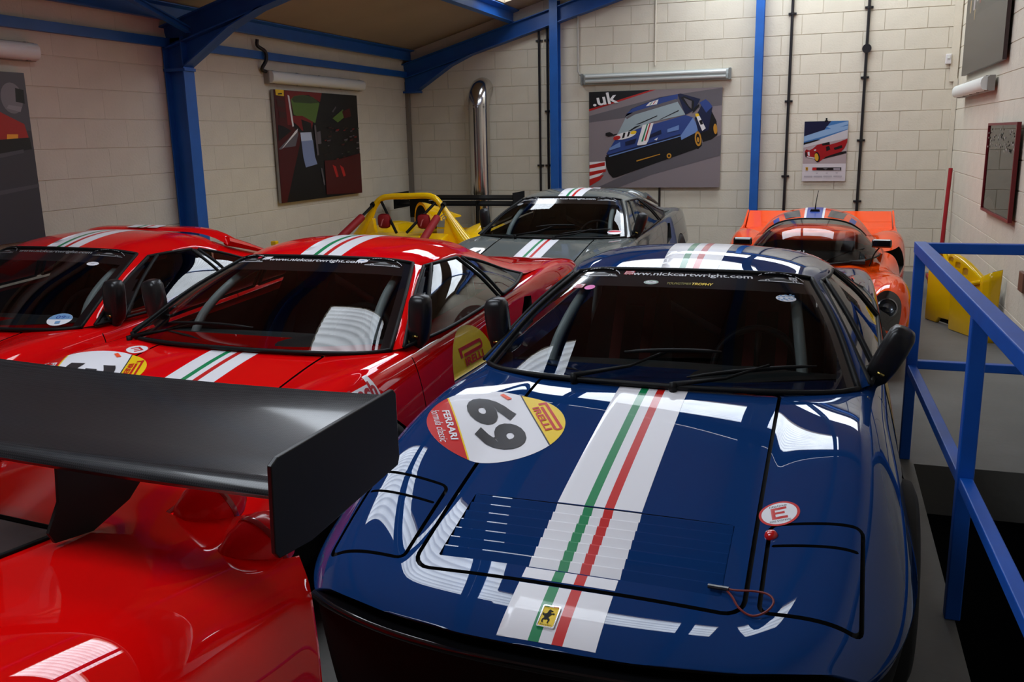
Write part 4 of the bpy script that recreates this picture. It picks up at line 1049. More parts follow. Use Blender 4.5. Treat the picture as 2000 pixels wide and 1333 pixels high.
MC = [pm('calwhite', 206, 196, 198), pm('calground', 168, 150, 150), pm('calsky', 60, 110, 165), pm('calnight', 16, 20, 52), pm('calcloud', 130, 160, 195), pm('calsnow', 190, 184, 186), BK, pm('calred', 150, 16, 22), pm('calwheel', 200, 150, 40), RD, GY, pm('calgrey', 150, 140, 146)]
t = picture('wall_calendar', Mb(-.25, 1.07, .022), .49, .70, .012, pm('calwhite', 206, 196, 198), cal, MC, 'small wall calendar with a red open racing car hanging between two pipes', 'calendar')
b = MB(); b.box((.235,.0,.705),(.255,.014,.735)); b.box((.225,.0,.69),(.262,.016,.708)); mk('hanger', b, BLACK, t, smooth=False)

# pipes, conduits, flue
BLKPIPE = mat('black_pipe', (.012, .010, .012), .4)
def pipe(x, z0, z1, clips, label, dots=(), r=.017):
    t = empty('conduit', (x, YB-.035, 0), label, 'pipe', 'black conduits on the back wall')
    b = MB(); b.tube([V(0,0,z0), V(0,0,z1)], r, 10); mk('conduit_tube', b, BLKPIPE, t)
    for z in clips:
        b = MB(); b.box((-.045,.005,z-.012), (.045,.026,z+.012)); b.tube([V(0,0,z-.012), V(0,0,z+.012)], r+.007, 10); mk('pipe_clip', b, BLKPIPE, t)
    for z in dots:
        b = MB(); b.tube([V(0,.02,z), V(0,-.03,z)], .05, 16); mk('junction_box', b, BLKPIPE, t)
pipe(-3.545, 0, 3.15, (1.29, 2.86), 'black vertical conduit furthest left, nearest the flue', r=.015)
pipe(-3.435, 0, 3.18, (1.29, 1.98, 2.86), 'black vertical conduit beside the left blue wall post', r=.015)
pipe(-.445, 0, 4.05, (1.13, 2.01, 3.0), 'dark conduit between the right blue post and the calendar')
pipe(.39, 0, 4.25, (.83, 1.54, 2.25, 3.02), 'dark conduit with a round junction box right of the calendar', dots=(2.57,))
b = MB(); b.tube([V(-1.97,YB-.03,0), V(-1.97,YB-.03,1.0)], .014, 8); tag(mk('conduit', b, BLKPIPE), 'short black conduit running down below the blue car picture', 'pipe', 'black conduits on the back wall')
GREYC = mat('grey_conduit', srgb(176, 170, 160), .5)
b = MB(); b.tube(spline([(-3.03,YB-.03,3.35),(-3.03,YB-.03,3.0),(-3.03,YB-.03,2.5),(-3.02,YB-.03,2.43),(-2.96,YB-.035,2.415)], 20), .014, 8); tag(mk('lamp_conduit', b, GREYC), 'slim pale conduit dropping to the left end of the twin tube lamp', 'pipe')
b = MB(); b.tube([V(-2.05,YB-.02,2.49), V(-2.05,YB-.02,3.7)], .010, 8); tag(mk('lamp_conduit', b, WALLP), 'slim white conduit rising from the middle of the twin tube lamp', 'pipe')
b = MB(); b.tube(spline([(XL+.06,8.06,2.66),(XL+.05,8.07,2.60),(XL+.08,8.15,2.55),(XL+.08,8.16,2.47),(XL+.04,8.13,2.38),(XL+.04,8.20,2.36)], 24), .018, 8); tag(mk('lamp_cable', b, BLKPIPE), 'black wavy cable hanging from the eaves beam to the left wall lamp', 'cable')
STAIN = mat('stainless', (.62,.60,.57), .16, metal=1.0)
t = empty('flue_pipe', (-4.32, YB-.23, 0), 'stainless steel flue pipe bending into the back wall', 'flue')
b = MB(); b.tube([V(0,0,.0), V(0,0,2.05)], .14, 28); mk('flue_tube', b, STAIN, t)
b = MB(); b.tube([V(0,0,2.04)] + [V(0, .185*(1-math.cos(a)), 2.06 + .24*math.sin(a)) for a in [PI/2*i/5 for i in range(6)]], .142, 28); mk('flue_elbow', b, STAIN, t, angle=20)
for z in (2.03, 2.07, .95, .97, 1.30):
    b = MB(); b.tube([V(0,0,z-.006), V(0,0,z+.006)], .146, 28); mk('flue_band', b, STAIN, t)
b = MB(); b.box((.0,-.15,.93),(.05,-.138,.96)); mk('band_latch', b, CHROME, t, smooth=False)
b = MB(); b.box((1.225, YB-.05, 2.36), (1.285, YB-.008, 2.47)); sb = mk('alarm_box', b, mat('white_plastic', srgb(214,208,206), .4), bevel=.008, smooth=False); tag(sb, 'small white plastic box high up by the right corner', 'box')
b = MB(); b.box((0,0,0),(.028,.008,.03)); mk('box_lens', b, LAMPDIFF, sb, smooth=False, loc=(1.24, YB-.058, 2.42))
b = MB(); b.box((XR-.035, 7.0, .52), (XR-.008, 7.15, .66)); so = mk('wall_socket', b, mat('socket', srgb(110, 74, 60), .5), smooth=False, bevel=.006); tag(so, 'small brown wall socket low on the right wall above the yellow panel', 'socket')
b = MB(); b.tube([V(1.27, 11.0, 0.02), V(1.335, 11.25, 1.22)], .022, 10); tag(mk('pole', b, mat('pole_red', srgb(150, 14, 24), .4)), 'thin dark red pole leaning in the right back corner', 'pole')

# blue guard rail round the stair opening
t = empty('guard_rail', (PX0, PY1, 0), 'blue square tube guard rail around the stair opening', 'railing')
RAILM = mat('rail_blue', srgb(8, 82, 180), .45, vary=.10, vscale=6)
def sq(mb, p, q, w):
    p, q = Vector(p), Vector(q); tt = (q-p).normalized(); up = V(0,0,1) if abs(tt.z) < .9 else V(0,1,0); s = tt.cross(up).normalized(); u2 = s.cross(tt); L = (q-p).length
    mb.box((0,-w/2,-w/2),(L,w/2,w/2), M=Matrix(((tt.x,s.x,u2.x,p.x),(tt.y,s.y,u2.y,p.y),(tt.z,s.z,u2.z,p.z),(0,0,0,1))))
def rail(nm, p, q, w=.05):
    b = MB(); sq(b, Vector(p) - V(PX0,PY1,0), Vector(q) - V(PX0,PY1,0), w); return mk(nm, b, RAILM, t, smooth=False, bevel=.004)
fx, nx = .466, .497
rail('post', (fx, 4.80, 0), (fx, 4.80, 1.06)); rail('post', (nx, 3.16, 0), (nx, 3.16, 1.06)); rail('post', (.528, 1.5, 0), (.528, 1.5, 1.06)); rail('post', (1.33, 4.80, 0), (1.33, 4.80, 1.06))
rail('top_rail', (fx, 4.835, 1.085), (.55, .4, 1.085), .055); rail('top_rail', (fx-.02, 4.80, 1.085), (1.37, 4.80, 1.085))
rail('middle_rail', (fx, 4.80, .48), (.55, .4, .53), .042); rail('middle_rail', (fx, 4.80, .50), (1.37, 4.80, .50), .042)
# ================================================================ the other vehicles
def gen_body(ST, prof, sweep, lv=3, black_from=8, crease=((8, .5),), end_crease=.6):
    """mirrored station body closed at both ends; prof(y) -> half profile from top centre to underside centre"""
    vs = []; fs = []; mi = []
    for y in ST:
        h = prof(y); full = h + [(-x, z) for x, z in h[-2:0:-1]]; n = len(full)
        vs += [(x, y + sweep(x, y), z) for x, z in full]
    half = n // 2
    for i in range(len(ST)-1):
        for j in range(n):
            a, b = i*n+j, i*n+(j+1) % n; fs.append((a, b, b+n, a+n)); k = j if j < half else n-1-j; mi.append(1 if k >= black_from else 0)
    for base in (0, (len(ST)-1)*n):
        for j in range(half):
            f = tuple(dict.fromkeys((base+j, base+j+1, base+(n-j-1) % n, base+(n-j) % n)))
            if len(f) >= 3: fs.append(f); mi.append(0)
    me = bpy.data.meshes.new('cage'); me.from_pydata(vs, [], fs)
    for p, m in zip(me.polygons, mi): p.material_index = m
    bm = bmesh.new(); bm.from_mesh(me); bmesh.ops.recalc_face_normals(bm, faces=bm.faces)
    cr = bm.edges.layers.float.new('crease_edge')
    for e in bm.edges:
        i, j = sorted((e.verts[0].index, e.verts[1].index))
        if j < n or i >= (len(ST)-1)*n: e[cr] = end_crease
        ka, kb = i % n, j % n
        if ka == kb:
            k = ka if ka <= half else n - ka
            for kk, c in crease:
                if k == kk: e[cr] = c
    bm.to_mesh(me); bm.free()
    return subsurf_mesh(me, lv)
def arch_cut(mb, xs, ys, r, zc, mi=1, k=28):
    for s in (-1, 1):
        for yy in ys:
            vs = []
            for x in (s*xs[0], s*xs[1]): vs += [(x, yy + r*math.cos(2*PI*i/k), zc + r*math.sin(2*PI*i/k)) for i in range(k)]
            mb.add(vs, [tuple(range(k)), tuple(range(k, 2*k))[::-1]] + [(i, k+i, k+(i+1) % k, (i+1) % k) for i in range(k)], mi)

# ---------------------------------------------------------------- red car in the foreground with the big rear wing
P_RED3 = paint('paint_red_deep', srgb(224, 8, 8))
TAILRED = mat('tail_lens', (.95, .012, .02), .25, coat=.5, spec=.2)
def lens_nodes(m):
    nt = m.node_tree; b = nt.nodes['Principled BSDF']; out = nt.nodes['Material Output']
    tl = nt.nodes.new('ShaderNodeBsdfTranslucent'); tl.inputs[0].default_value = (1, .03, .04, 1)
    mx = nt.nodes.new('ShaderNodeMixShader'); mx.inputs[0].default_value = .45
    nt.links.new(b.outputs[0], mx.inputs[1]); nt.links.new(tl.outputs[0], mx.inputs[2]); nt.links.new(mx.outputs[0], out.inputs[0])
lens_nodes(TAILRED)
t = empty('race_car', (-1.83, 0, 0), 'deep red car in front with a black rear wing and round tail lamps', 'car', rotz=math.radians(-5.5))
fg = t
FZC = [(-2.6,.50),(-2.2,.62),(-1.6,.76),(-1.2,.84),(-.6,.90),(.0,.92),(.5,.91),(.9,.895),(1.2,.875),(1.45,.86),(1.7,.852),(1.78,.85)]
FZF = [(-2.6,.50),(-2.0,.72),(-1.4,.82),(-.8,.82),(-.3,.86),(.2,.925),(.55,.95),(.9,.943),(1.2,.912),(1.45,.878),(1.7,.845),(1.78,.835)]
FXW = [(-2.6,.72),(-2.2,.86),(-1.6,.93),(-.6,.92),(.2,.94),(.8,.965),(1.3,.955),(1.6,.93),(1.78,.91)]
def fprof(y):
    a, b, w = interp(FZC, y), interp(FZF, y), interp(FXW, y); m = a*.6 + b*.4
    return [(0,a),(.16,a),(.27,a+.002),(.38,m),(.52,b-.012),(.67,b),(.79,b-.022),(w-.05,b-.10),(w,.62),(w-.005,.45),(w-.04,.28),(w-.10,.15),(.4,.13),(0,.13)]
def fsweep(x, y):
    w = min(1, max(0, (y - .8) / .98)); w = w*w*(3-2*w); return -.43 * (abs(x)/.9)**2.6 * w
FST = [-2.6,-2.5,-2.2,-1.8,-1.4,-1.0,-.6,-.2,.2,.5,.8,1.05,1.25,1.45,1.6,1.72,1.78]
FB0 = gen_body(FST, fprof, fsweep, black_from=11, crease=((11, .5),), end_crease=.55)
FBV = bvh_of(FB0)
LAMPS = [(.40, 1.645, .825), (.627, 1.53, .812)]
mb = MB()
arch_cut(mb, (.66, 1.05), (-1.5, .98), .345, .32)
for s in (-1, 1):
    for (x, y, z) in LAMPS:
        k = 24; ax = V(s*.25, 1, .42).normalized(); u = ax.cross(V(0,0,1)).normalized(); w = ax.cross(u); c = V(s*x, y, z)
        vs = []
        for d, r in ((-.085, .078), (.30, .090)): vs += [c + ax*d + (u*math.cos(2*PI*i/k) + w*math.sin(2*PI*i/k))*r for i in range(k)]
        mb.add(vs, [tuple(range(k)), tuple(range(k, 2*k))[::-1]] + [(i, k+i, k+(i+1) % k, (i+1) % k) for i in range(k)], 2)
FB = boolean(FB0, mb.mesh('cut', smooth=False)); keep_normals(FB, FB0, skip=(1,))
fbody = link('body', FB, [P_RED3, BLACK, P_RED3], t)
for s in (-1, 1):
    for (x, y, z) in LAMPS:
        ax = V(s*.25, 1, .42).normalized(); q = ax.to_track_quat('Z', 'Y').to_matrix().to_4x4()
        l = MB(); l.lathe([(.0,.074),(.024,.071),(.046,.059),(.060,.038),(.066,.008),(.064,-.03),(.052,-.065),(.030,-.088),(0,-.096)], 32)
        lo = mk('tail_lamp', l, TAILRED, t, angle=60); lo.matrix_local = Matrix.Translation(V(s*x, y - .012, z + .028)) @ q
        r = MB(); r.lathe([(.064,.004),(.068,.004),(.0685,.010),(.067,.016),(.063,.014)], 32); mk('lamp_ring', r, mat('lamp_rim', (.45,.03,.03), .15, coat=1), lo)
        r = MB(); r.lathe([(.030,.0705),(.035,.0685),(.035,.062),(.030,.064)], 24); mk('lens_ring', r, mat('lens_inner', (.75,.08,.07), .1, coat=1), lo)
    for yy in (-1.5, .98): link('wheel', cached('wheel', wheel_mesh), [TYRE, ALLOY], t, loc=(s*.84, yy, .32), rot=(0,0,0 if s > 0 else PI))
fpl = on_bvh(FBV, lambda u, v: V(u, v, 2), (0,0,-1))
drape('engine_window', [(poly2d(rrect(-.235, .15, .235, 1.375, [.05,.05,.05,.05], 5)), 0)], fpl, [BLACKGLOSS], t, step=.06, base=.003)
g_ = tube_mesh([[fpl(x, y)[0] + V(0,0,.003) for x, y in dens(rrect(-.238, .147, .238, 1.378, .05, 5), .06)] + [fpl(-.188, .147)[0]]], .006, 6)
link('window_seal', g_, [BLACK], t)
# cabin (reaches out of the frame on the left)
def cabm(u, v):
    x = math.sin((u-.5)*PI) * (.62 - .10*v); z0 = .80; h = .36 * math.sin(min(1, v*1.0)*PI/2)
    return V(x, -.75, z0) + V(0, 0, h * math.cos((u-.5)*PI)**.35 if abs(u-.5) < .4999 else 0)
mb = MB(); mb.grid(lambda u, v: V(math.sin((u-.5)*PI)*(.66 if True else 0)*(1-.25*math.sin(PI*v)), -1.55 + 1.95*v, .80 + .36*math.sin(PI*v)**.8*math.cos((u-.5)*PI)**.45), 24, 24, mfn=lambda u, v: 0 if .25 < u < .75 and .40 < v < .70 else 1)
mk('cabin', mb, [P_RED3, BLACKGLOSS], t)
# wing
def carbon():
    m = mat('carbon_fibre', (.012,.012,.013), .34, coat=.4, spec=.25); m.node_tree.nodes['Principled BSDF'].inputs['Coat Roughness'].default_value = .10; nt = m.node_tree; b = nt.nodes['Principled BSDF']
    tc = nt.nodes.new('ShaderNodeTexCoord'); ch = nt.nodes.new('ShaderNodeTexChecker'); ch.inputs['Scale'].default_value = 260
    mp = nt.nodes.new('ShaderNodeMapping'); mp.inputs['Rotation'].default_value = (0,0,.785); nt.links.new(tc.outputs['Object'], mp.inputs[0]); nt.links.new(mp.outputs[0], ch.inputs['Vector'])
    ch.inputs['Color1'].default_value = (.026,.026,.028,1); ch.inputs['Color2'].default_value = (.006,.006,.007,1); nt.links.new(ch.outputs['Color'], b.inputs['Base Color'])
    return m
CARBON = carbon()
def wing_sec(x):
    c = [(1.275,1.082),(1.282,1.095),(1.31,1.104),(1.38,1.108),(1.46,1.115),(1.54,1.128),(1.605,1.148),(1.628,1.160),(1.632,1.152),(1.60,1.135),(1.52,1.105),(1.42,1.082),(1.34,1.070),(1.29,1.069)]
    return [V(x, y, z - .02*(1-(abs(x)/.88)**2)) for y, z in c]
mb = MB(); xs = [-.875 + 1.75*i/28 for i in range(29)]; k = 14
vs = [p for x in xs for p in wing_sec(x)]
mb.add(vs, [(i*k+j, i*k+(j+1) % k, (i+1)*k+(j+1) % k, (i+1)*k+j) for i in range(28) for j in range(k)])
w_ = mk('rear_wing', mb, CARBON, t, angle=50)
for s in (-1, 1):
    mb = MB(); o = [(1.265,.985),(1.275,.972),(1.36,.966),(1.655,1.005),(1.662,1.02),(1.660,1.155),(1.650,1.166),(1.29,1.146),(1.272,1.136)]
    mb.prism([(y, z) for y, z in o], 'x', s*.875, s*.885); mk('wing_endplate', mb, mat('endplate_black', (.006,.006,.007), .35), w_, smooth=False, bevel=.002)
    mb = MB(); o = [(1.34,1.078),(1.33,.96),(1.298,.905),(1.31,.88),(1.40,.868),(1.50,.90),(1.58,.965),(1.60,1.10),(1.50,1.10),(1.42,1.085)]
    mb.prism(o, 'x', s*.285, s*.293); mk('wing_support', mb, mat('support_black', (.006,.006,.006), .5), t, smooth=False)

# ---------------------------------------------------------------- orange prototype coupe at the back
P_OR = paint('paint_orange', srgb(244, 78, 16))
t = empty('prototype_car', (-.10, 6.35, 0), 'low orange racing coupe with a blue centre stripe by the back wall', 'car', rotz=math.radians(-1.0))
oc = t
OZC = [(0,.30),(.15,.37),(.4,.42),(.8,.46),(1.2,.52),(1.45,.575),(1.8,.60),(2.4,.62),(3.0,.64),(3.6,.66),(3.9,.66)]
OZF = [(0,.31),(.1,.40),(.22,.50),(.4,.585),(.58,.622),(.8,.625),(1.05,.60),(1.35,.555),(1.7,.53),(2.1,.56),(2.45,.66),(2.8,.715),(3.15,.715),(3.5,.685),(3.9,.665)]
OXW = [(0,.55),(.1,.65),(.3,.71),(.6,.74),(1.2,.71),(1.8,.70),(2.4,.78),(2.9,.83),(3.5,.82),(3.9,.76)]
def oprof(y):
    a, b, w = interp(OZC, y), interp(OZF, y), interp(OXW, y); xc = w - .20
    return [(0,a),(.18,a),(.30,a+.0*b),(xc-.12,a*.55+b*.45),(xc-.03,b*.93+a*.07),(xc+.06,b),(w-.06,b-.03),(w-.01,b-.12),(w,.36),(w-.02,.22),(w-.08,.10),(.3,.09),(0,.09)]
OST = [0,.06,.16,.3,.45,.62,.8,1.0,1.25,1.5,1.8,2.1,2.35,2.6,2.9,3.2,3.5,3.75,3.9]
OB0 = gen_body(OST, oprof, lambda x, y: .22*(abs(x)/.7)**3*max(0, 1-y/.6)**2, black_from=10, crease=(), end_crease=.3)
OBV = bvh_of(OB0)
mb = MB(); arch_cut(mb, (.60, 1.0), (.72, 3.0), .265, .25)
for s in (-1, 1): mb.prism([(2.12,.42),(2.50,.45),(2.50,.62),(2.24,.60)], 'x', s*.56, s*.82, 1)
groove_body = boolean(OB0, mb.mesh('cut', smooth=False)); keep_normals(groove_body, OB0)
ob = link('body', groove_body, [P_OR, BLACK], t)
for s in (-1, 1):
    for yy in (.72, 3.0): link('wheel', cached('wheel', wheel_mesh), [TYRE, ALLOY], t, loc=(s*.62, yy, .25), rot=(0,0,0 if s > 0 else PI)).scale = (.8,.79,.79)
# canopy: bubble of screen, pillars, roof and fastback
OWB = [(0,1.42,.585),(.22,1.46,.59),(.42,1.62,.60),(.53,1.86,.605),(.56,2.05,.605)]
OWT = [(0,2.02,.905),(.14,2.03,.900),(.27,2.07,.872),(.37,2.14,.815),(.44,2.24,.74)]
OWS = [(.56,2.05,.605),(.50,2.14,.68),(.44,2.24,.74)]
OWIND = coons(Curve3(sym(OWB)), Curve3(sym(OWT)), Curve3(mirror(OWS)), Curve3(OWS), .045, V(0,-.6,.8))
link('windscreen', patch_mesh(OWIND, 48, 24, mfn=lambda u, v: 1 if v > .84 else 0), [GLASS, BLACKGLOSS], t)
OR1 = [(0,2.40,.955),(.14,2.40,.948),(.28,2.41,.915),(.39,2.42,.85),(.50,2.44,.72)]
OR2 = [(0,2.75,.93),(.14,2.75,.92),(.28,2.75,.885),(.39,2.75,.82),(.52,2.75,.68)]
mbr = MB()
def loft(mb, rows, nu, nv, mi=0, mfn=None):
    cs = [Curve3(sym(r)) for r in rows]
    def f(u, v):
        p = spline([c(u) for c in cs], nv + 1) if False else None
        x = v * (len(cs)-1); i = min(int(x), len(cs)-2); tt = x - i
        P = [cs[max(i-1,0)](u), cs[i](u), cs[i+1](u), cs[min(i+2,len(cs)-1)](u)]
        a, b_, c_, d_ = P
        return 0.5*((2*b_) + (c_-a)*tt + (2*a-5*b_+4*c_-d_)*tt*tt + (3*b_-a-3*c_+d_)*tt**3)
    mb.grid(f, nu, nv, mi, mfn); return f
ORF = loft(mbr, [OWT, OR1, OR2, [(0,3.3,.72),(.18,3.3,.715),(.34,3.3,.69),(.46,3.3,.67),(.56,3.3,.62)]], 40, 30)
mk('roof', mbr, P_OR, t)
OA = [(.56,2.05,.605),(.57,2.3,.61),(.58,2.6,.63)]
for s in (-1, 1):
    mb = MB(); mb.grid(coons(Curve3(sided(OWS, s)), Curve3(sided([(.585,2.10,.60),(.55,2.22,.66),(.505,2.44,.715)], s)), Curve3(sided([OWS[0],(.585,2.10,.60)], s)), Curve3(sided([OWS[-1],(.505,2.44,.715)], s))), 10, 3)
    mk('screen_pillar', mb, P_OR, t)
mb = MB(); mb.grid(lambda u, v: ORF(.04 + .92*u, .01 + .66*v)*1.0 + V(0,0,-.025), 24, 16); mk('headliner', mb, DARKIN, t)
for s in (-1, 1):
    mb = MB(); mb.grid(coons(Curve3(sided([(.585,2.10,.60),(.60,2.4,.615),(.59,2.75,.635)], s)), Curve3(sided([(.505,2.44,.72),(.51,2.6,.70),(.52,2.75,.68)], s)), Curve3(sided([(.585,2.10,.60),(.505,2.44,.72)], s)), Curve3(sided([(.59,2.75,.635),(.52,2.75,.68)], s))), 10, 4)
    mk('side_window', mb, SIDEGLASS, t)
link('windscreen_gasket', tube_mesh([[Curve3(sym(OWB))(i/40) for i in range(41)], [Curve3(sym(OWT))(i/40) for i in range(41)]], .008, 8), [BLACK], t)
orp = on_patch(ORF)
OBLUE = mat('vinyl_royal', srgb(34, 70, 160), .35, coat=.4)
def ostr(u, v): return orp(.5 + u, v)
drape('centre_stripe', [(poly2d([(-.075,0),(.075,0),(.075,.95),(-.075,.95)]), 1), (poly2d([(-.058,0),(.058,0),(.058,.95),(-.058,.95)]), 0)], ostr, [OBLUE, WHITE], t, step=.02, base=.002, lift=.0015)
for s in (-1, 1):
    drape('roof_decal', [(poly2d([(s*.10,.08),(s*.22,.08),(s*.24,.30),(s*.12,.34)]), 0)], ostr, [mat('smoke_vinyl', (.08,.08,.085), .2)], t, step=.02, base=.002)
    drape('pillar_decal', [(poly2d([(s*.27,.06),(s*.33,.05),(s*.33,.20),(s*.28,.22)]), 0)], ostr, [OBLUE], t, step=.02, base=.002)
opl = on_bvh(OBV, lambda u, v: V(u, v, 2), (0,0,-1))
drape('centre_stripe', [(poly2d([(-.15,.06),(.15,.06),(.15,1.38),(-.15,1.38)]), 1), (poly2d([(-.12,.06),(.12,.06),(.12,1.38),(-.12,1.38)]), 0)], opl, [OBLUE, WHITE], ob, step=.06, lift=.001)
mb = MB(); mb.tube([V(0,2.30,.95), V(.005,2.31,1.03), V(.02,2.34,1.13)], [.007,.004,.0025], 6); mk('aerial', mb, BLACK, t)
mb = MB(); mb.prism([(-.05,0),(.05,0),(.035,.03),(-.035,.03)], 'y', 2.27, 2.33); a_ = mk('roof_vent', mb, BLACK, t, smooth=False, loc=(0,0,.935))
for s in (-1, 1):
    mb = MB(); mb.tube(spline([(s*.46,1.42,.58),(s*.49,1.41,.68),(s*.53,1.40,.74)], 8), .006, 6); m_ = mk('mirror_stalk', mb, BLACK, t)
    mb = MB(); mb.box((s*.54-.075,1.37,.735),(s*.54+.075,1.43,.80)); mk('door_mirror', mb, BLACKGLOSS, t, smooth=False, bevel=.014)
    # teardrop headlamp covers facing forward
    ohl = on_bvh(OBV, lambda u, v: V(u, -1, v), (0, 1, 0))
    tear = [(s*(.555 + .092*math.cos(a)*(1 if True else 0)), .455 + (.10 if math.sin(a) > 0 else .20)*math.sin(a)) for a in [2*PI*i/36 for i in range(36)]]
    hl = drape('headlamp_cover', [(poly2d(tear), 0)], ohl, [BLACKGLOSS], t, step=.03, base=.003)
    r_ = ohl(s*.55, .455)
    if r_:
        q = (r_[1]*.4 + V(0,-1,.1)).normalized().to_track_quat('Z', 'Y').to_matrix().to_4x4()
        l = MB(); l.lathe([(.064,-.02),(.068,.012),(.060,.016),(.056,.008),(.035,-.002),(.012,-.006),(0,-.006)], 24); h_ = mk('headlamp', l, mat('lamp_reflector', (.25,.26,.28), .18, metal=1.0), hl, angle=50); h_.matrix_local = Matrix.Translation(r_[0] + r_[1]*.006) @ q
        l = MB(); l.lathe([(.0,.012),(.03,.010),(.055,.004),(.058,0)], 24); g2 = mk('headlamp_glass', l, glass_mat('lamp_glass', (.85,.87,.88), 1.5), hl); g2.matrix_local = Matrix.Translation(r_[0] + r_[1]*.006) @ q @ Matrix.Translation(V(0,0,.008))
mb = MB()
mb.prism([(3.50,.66),(3.90,.82),(3.915,.822),(3.93,.80),(3.90,.64)], 'x', -.72, .72); sp = mk('rear_spoiler', mb, P_OR, t, smooth=False, bevel=.004)
for s in (-1, 1):
    mb = MB(); mb.prism([(3.05,.69),(3.5,.72),(3.92,.83),(3.92,.60),(3.3,.60)], 'x', s*.725, s*.745); mk('spoiler_fence', mb, P_OR, t, smooth=False, bevel=.004)
wip = MB(); wip.tube([V(.10,1.43,.60), V(.30,1.62,.67), V(.42,1.74,.685)], .006, 6); mk('wiper', wip, BLACK, t)
mb = MB(); mb.prism([(1.52,.606),(2.1,.632),(2.7,.640),(2.7,.60),(1.52,.58)], 'x', -.43, .43); mb.box((-.52,2.0,.60),(.52,2.7,.634)); mk('dashboard', mb, DARKIN, t, smooth=False)

# ---------------------------------------------------------------- yellow open racer behind the red cars
P_YE = paint('paint_yellow', srgb(255, 202, 14))
PADRED = mat('padding_red', srgb(150, 20, 26), .6)
t = empty('open_race_car', (-4.36, 7.0, 0), 'yellow open racing car with a roll hoop fairing and red bar padding', 'car')
yc = t
YZC = [(0,.35),(.3,.45),(.8,.52),(1.2,.52),(2.0,.48),(2.4,.56),(3.0,.56),(3.5,.55),(3.8,.52)]
YZF = [(0,.36),(.2,.50),(.5,.63),(.8,.64),(1.2,.54),(1.7,.46),(2.1,.50),(2.5,.63),(2.9,.70),(3.3,.68),(3.7,.58),(3.8,.54)]
YXW = [(0,.6),(.2,.72),(.6,.77),(1.4,.74),(2.2,.76),(2.9,.80),(3.6,.78),(3.8,.7)]
def yprof(y):
    a, b, w = interp(YZC, y), interp(YZF, y), interp(YXW, y)
    return [(0,a),(.2,a),(.36,a*.9+b*.1),(.46,a*.4+b*.6),(.54,b),(w-.09,b),(w-.02,b-.07),(w,.36),(w-.02,.2),(w-.07,.1),(.3,.08),(0,.08)]
YB0 = gen_body([0,.08,.25,.5,.75,1.0,1.3,1.7,2.0,2.3,2.6,2.9,3.2,3.5,3.72,3.8], yprof, lambda x, y: .15*(abs(x)/.7)**3*max(0,1-y/.6)**2, black_from=9, crease=(), end_crease=.3)
mb = MB(); arch_cut(mb, (.50, 1.0), (.62, 2.95), .29, .27); mb.box((-.40,1.25,.2),(.40,2.05,.9), 1)
YBB = boolean(YB0, mb.mesh('cut', smooth=False)); keep_normals(YBB, YB0)
link('body', YBB, [P_YE, BLACK], t)
for s in (-1, 1):
    for yy in (.62, 2.95): link('wheel', cached('wheel', wheel_mesh), [TYRE, ALLOY], t, loc=(s*.66, yy, .26), rot=(0,0,0 if s > 0 else PI)).scale = (.82,.82,.82)
HP = [(-.70,2.20,.50),(-.60,2.20,.64),(-.50,2.20,.80),(-.41,2.20,.95),(-.33,2.20,1.02),(-.22,2.20,1.04),(0,2.20,1.045),(.20,2.20,1.05),(.30,2.20,1.033),(.38,2.20,.965),(.50,2.20,.79),(.62,2.20,.61),(.72,2.20,.48)]
hp = spline(HP, 44); rs = []
for p in hp: rs.append(.034 + .055*max(0, (.93 - p.z)/.45)**1.2)
mb = MB(); mb.tube(hp, rs, 14); mk('roll_hoop_fairing', mb, P_YE, t)
for s in (-1, 1):
    mb = MB(); mb.prism([(s*.70,.50),(s*.52,.74),(s*.44,.80),(s*.40,.50)] if s > 0 else [(s*.70,.50),(s*.40,.50),(s*.44,.80),(s*.52,.74)], 'y', 2.17, 2.24); mk('hoop_foot_panel', mb, P_YE, t, smooth=False, bevel=.01)
mb = MB(); mb.prism([(1.98,.60),(2.20,.64),(2.20,.56),(1.98,.52)], 'x', -.48, .48); mk('cockpit_rear_panel', mb, P_YE, t, smooth=False, bevel=.015)
for s in (-1, 1):
    mb = MB(); mb.tube([V(s*.34,2.20,.99), V(s*.06,1.98,.66)], .016, 8); mk('hoop_brace', mb, BLACK, t)
    mb = MB(); mb.tube([V(s*.43,2.17,.945), V(s*.47,1.72,.74)], .016, 8); b1 = mk('forward_bar', mb, BLACK, t)
    mb = MB(); mb.tube([V(s*.452,1.93,.83), V(s*.50,1.30,.57)], .042, 12); mk('bar_padding', mb, PADRED, b1)
    mb = MB(); mb.tube([V(s*.43,2.15,.945), V(s*.43,2.19,.96)], .028, 10); mk('bar_clamp', mb, BLACK, b1)
    mb = MB(); mb.box((s*.24-.075,2.02,.70),(s*.24+.075,2.09,.86)); h_ = mk('headrest', mb, PADRED, t, bevel=.045)
    drape('headrest_mark', [(poly2d([(-.03,-.05),(-.015,-.05),(.0,.0),(.02,.03),(-.005,.02)]), 0)], on_plane((s*.24, 2.018, .78), (1,0,0), (0,0,1)), [mat('mark_pink', srgb(215,120,120), .5)], h_, step=0)
mb = MB()
def scoop(u, v):
    a = PI*u; y = 2.25 + .9*v; w = .08*(1+.5*v); h = .235*(1-.85*v**1.3); return V(.12 + w*math.cos(a)*(1 if True else 0), y, .74 + h*math.sin(a)**.7)
mb.grid(scoop, 20, 12); mk('air_scoop', mb, P_YE, t)
mb = MB(); mb.add([V(.12,2.249,.74) + (scoop(i/16, .0) - V(.12,2.25,.74))*.86 for i in range(17)], [tuple(range(17))]); mk('scoop_mouth', mb, BLACK, t, smooth=False)
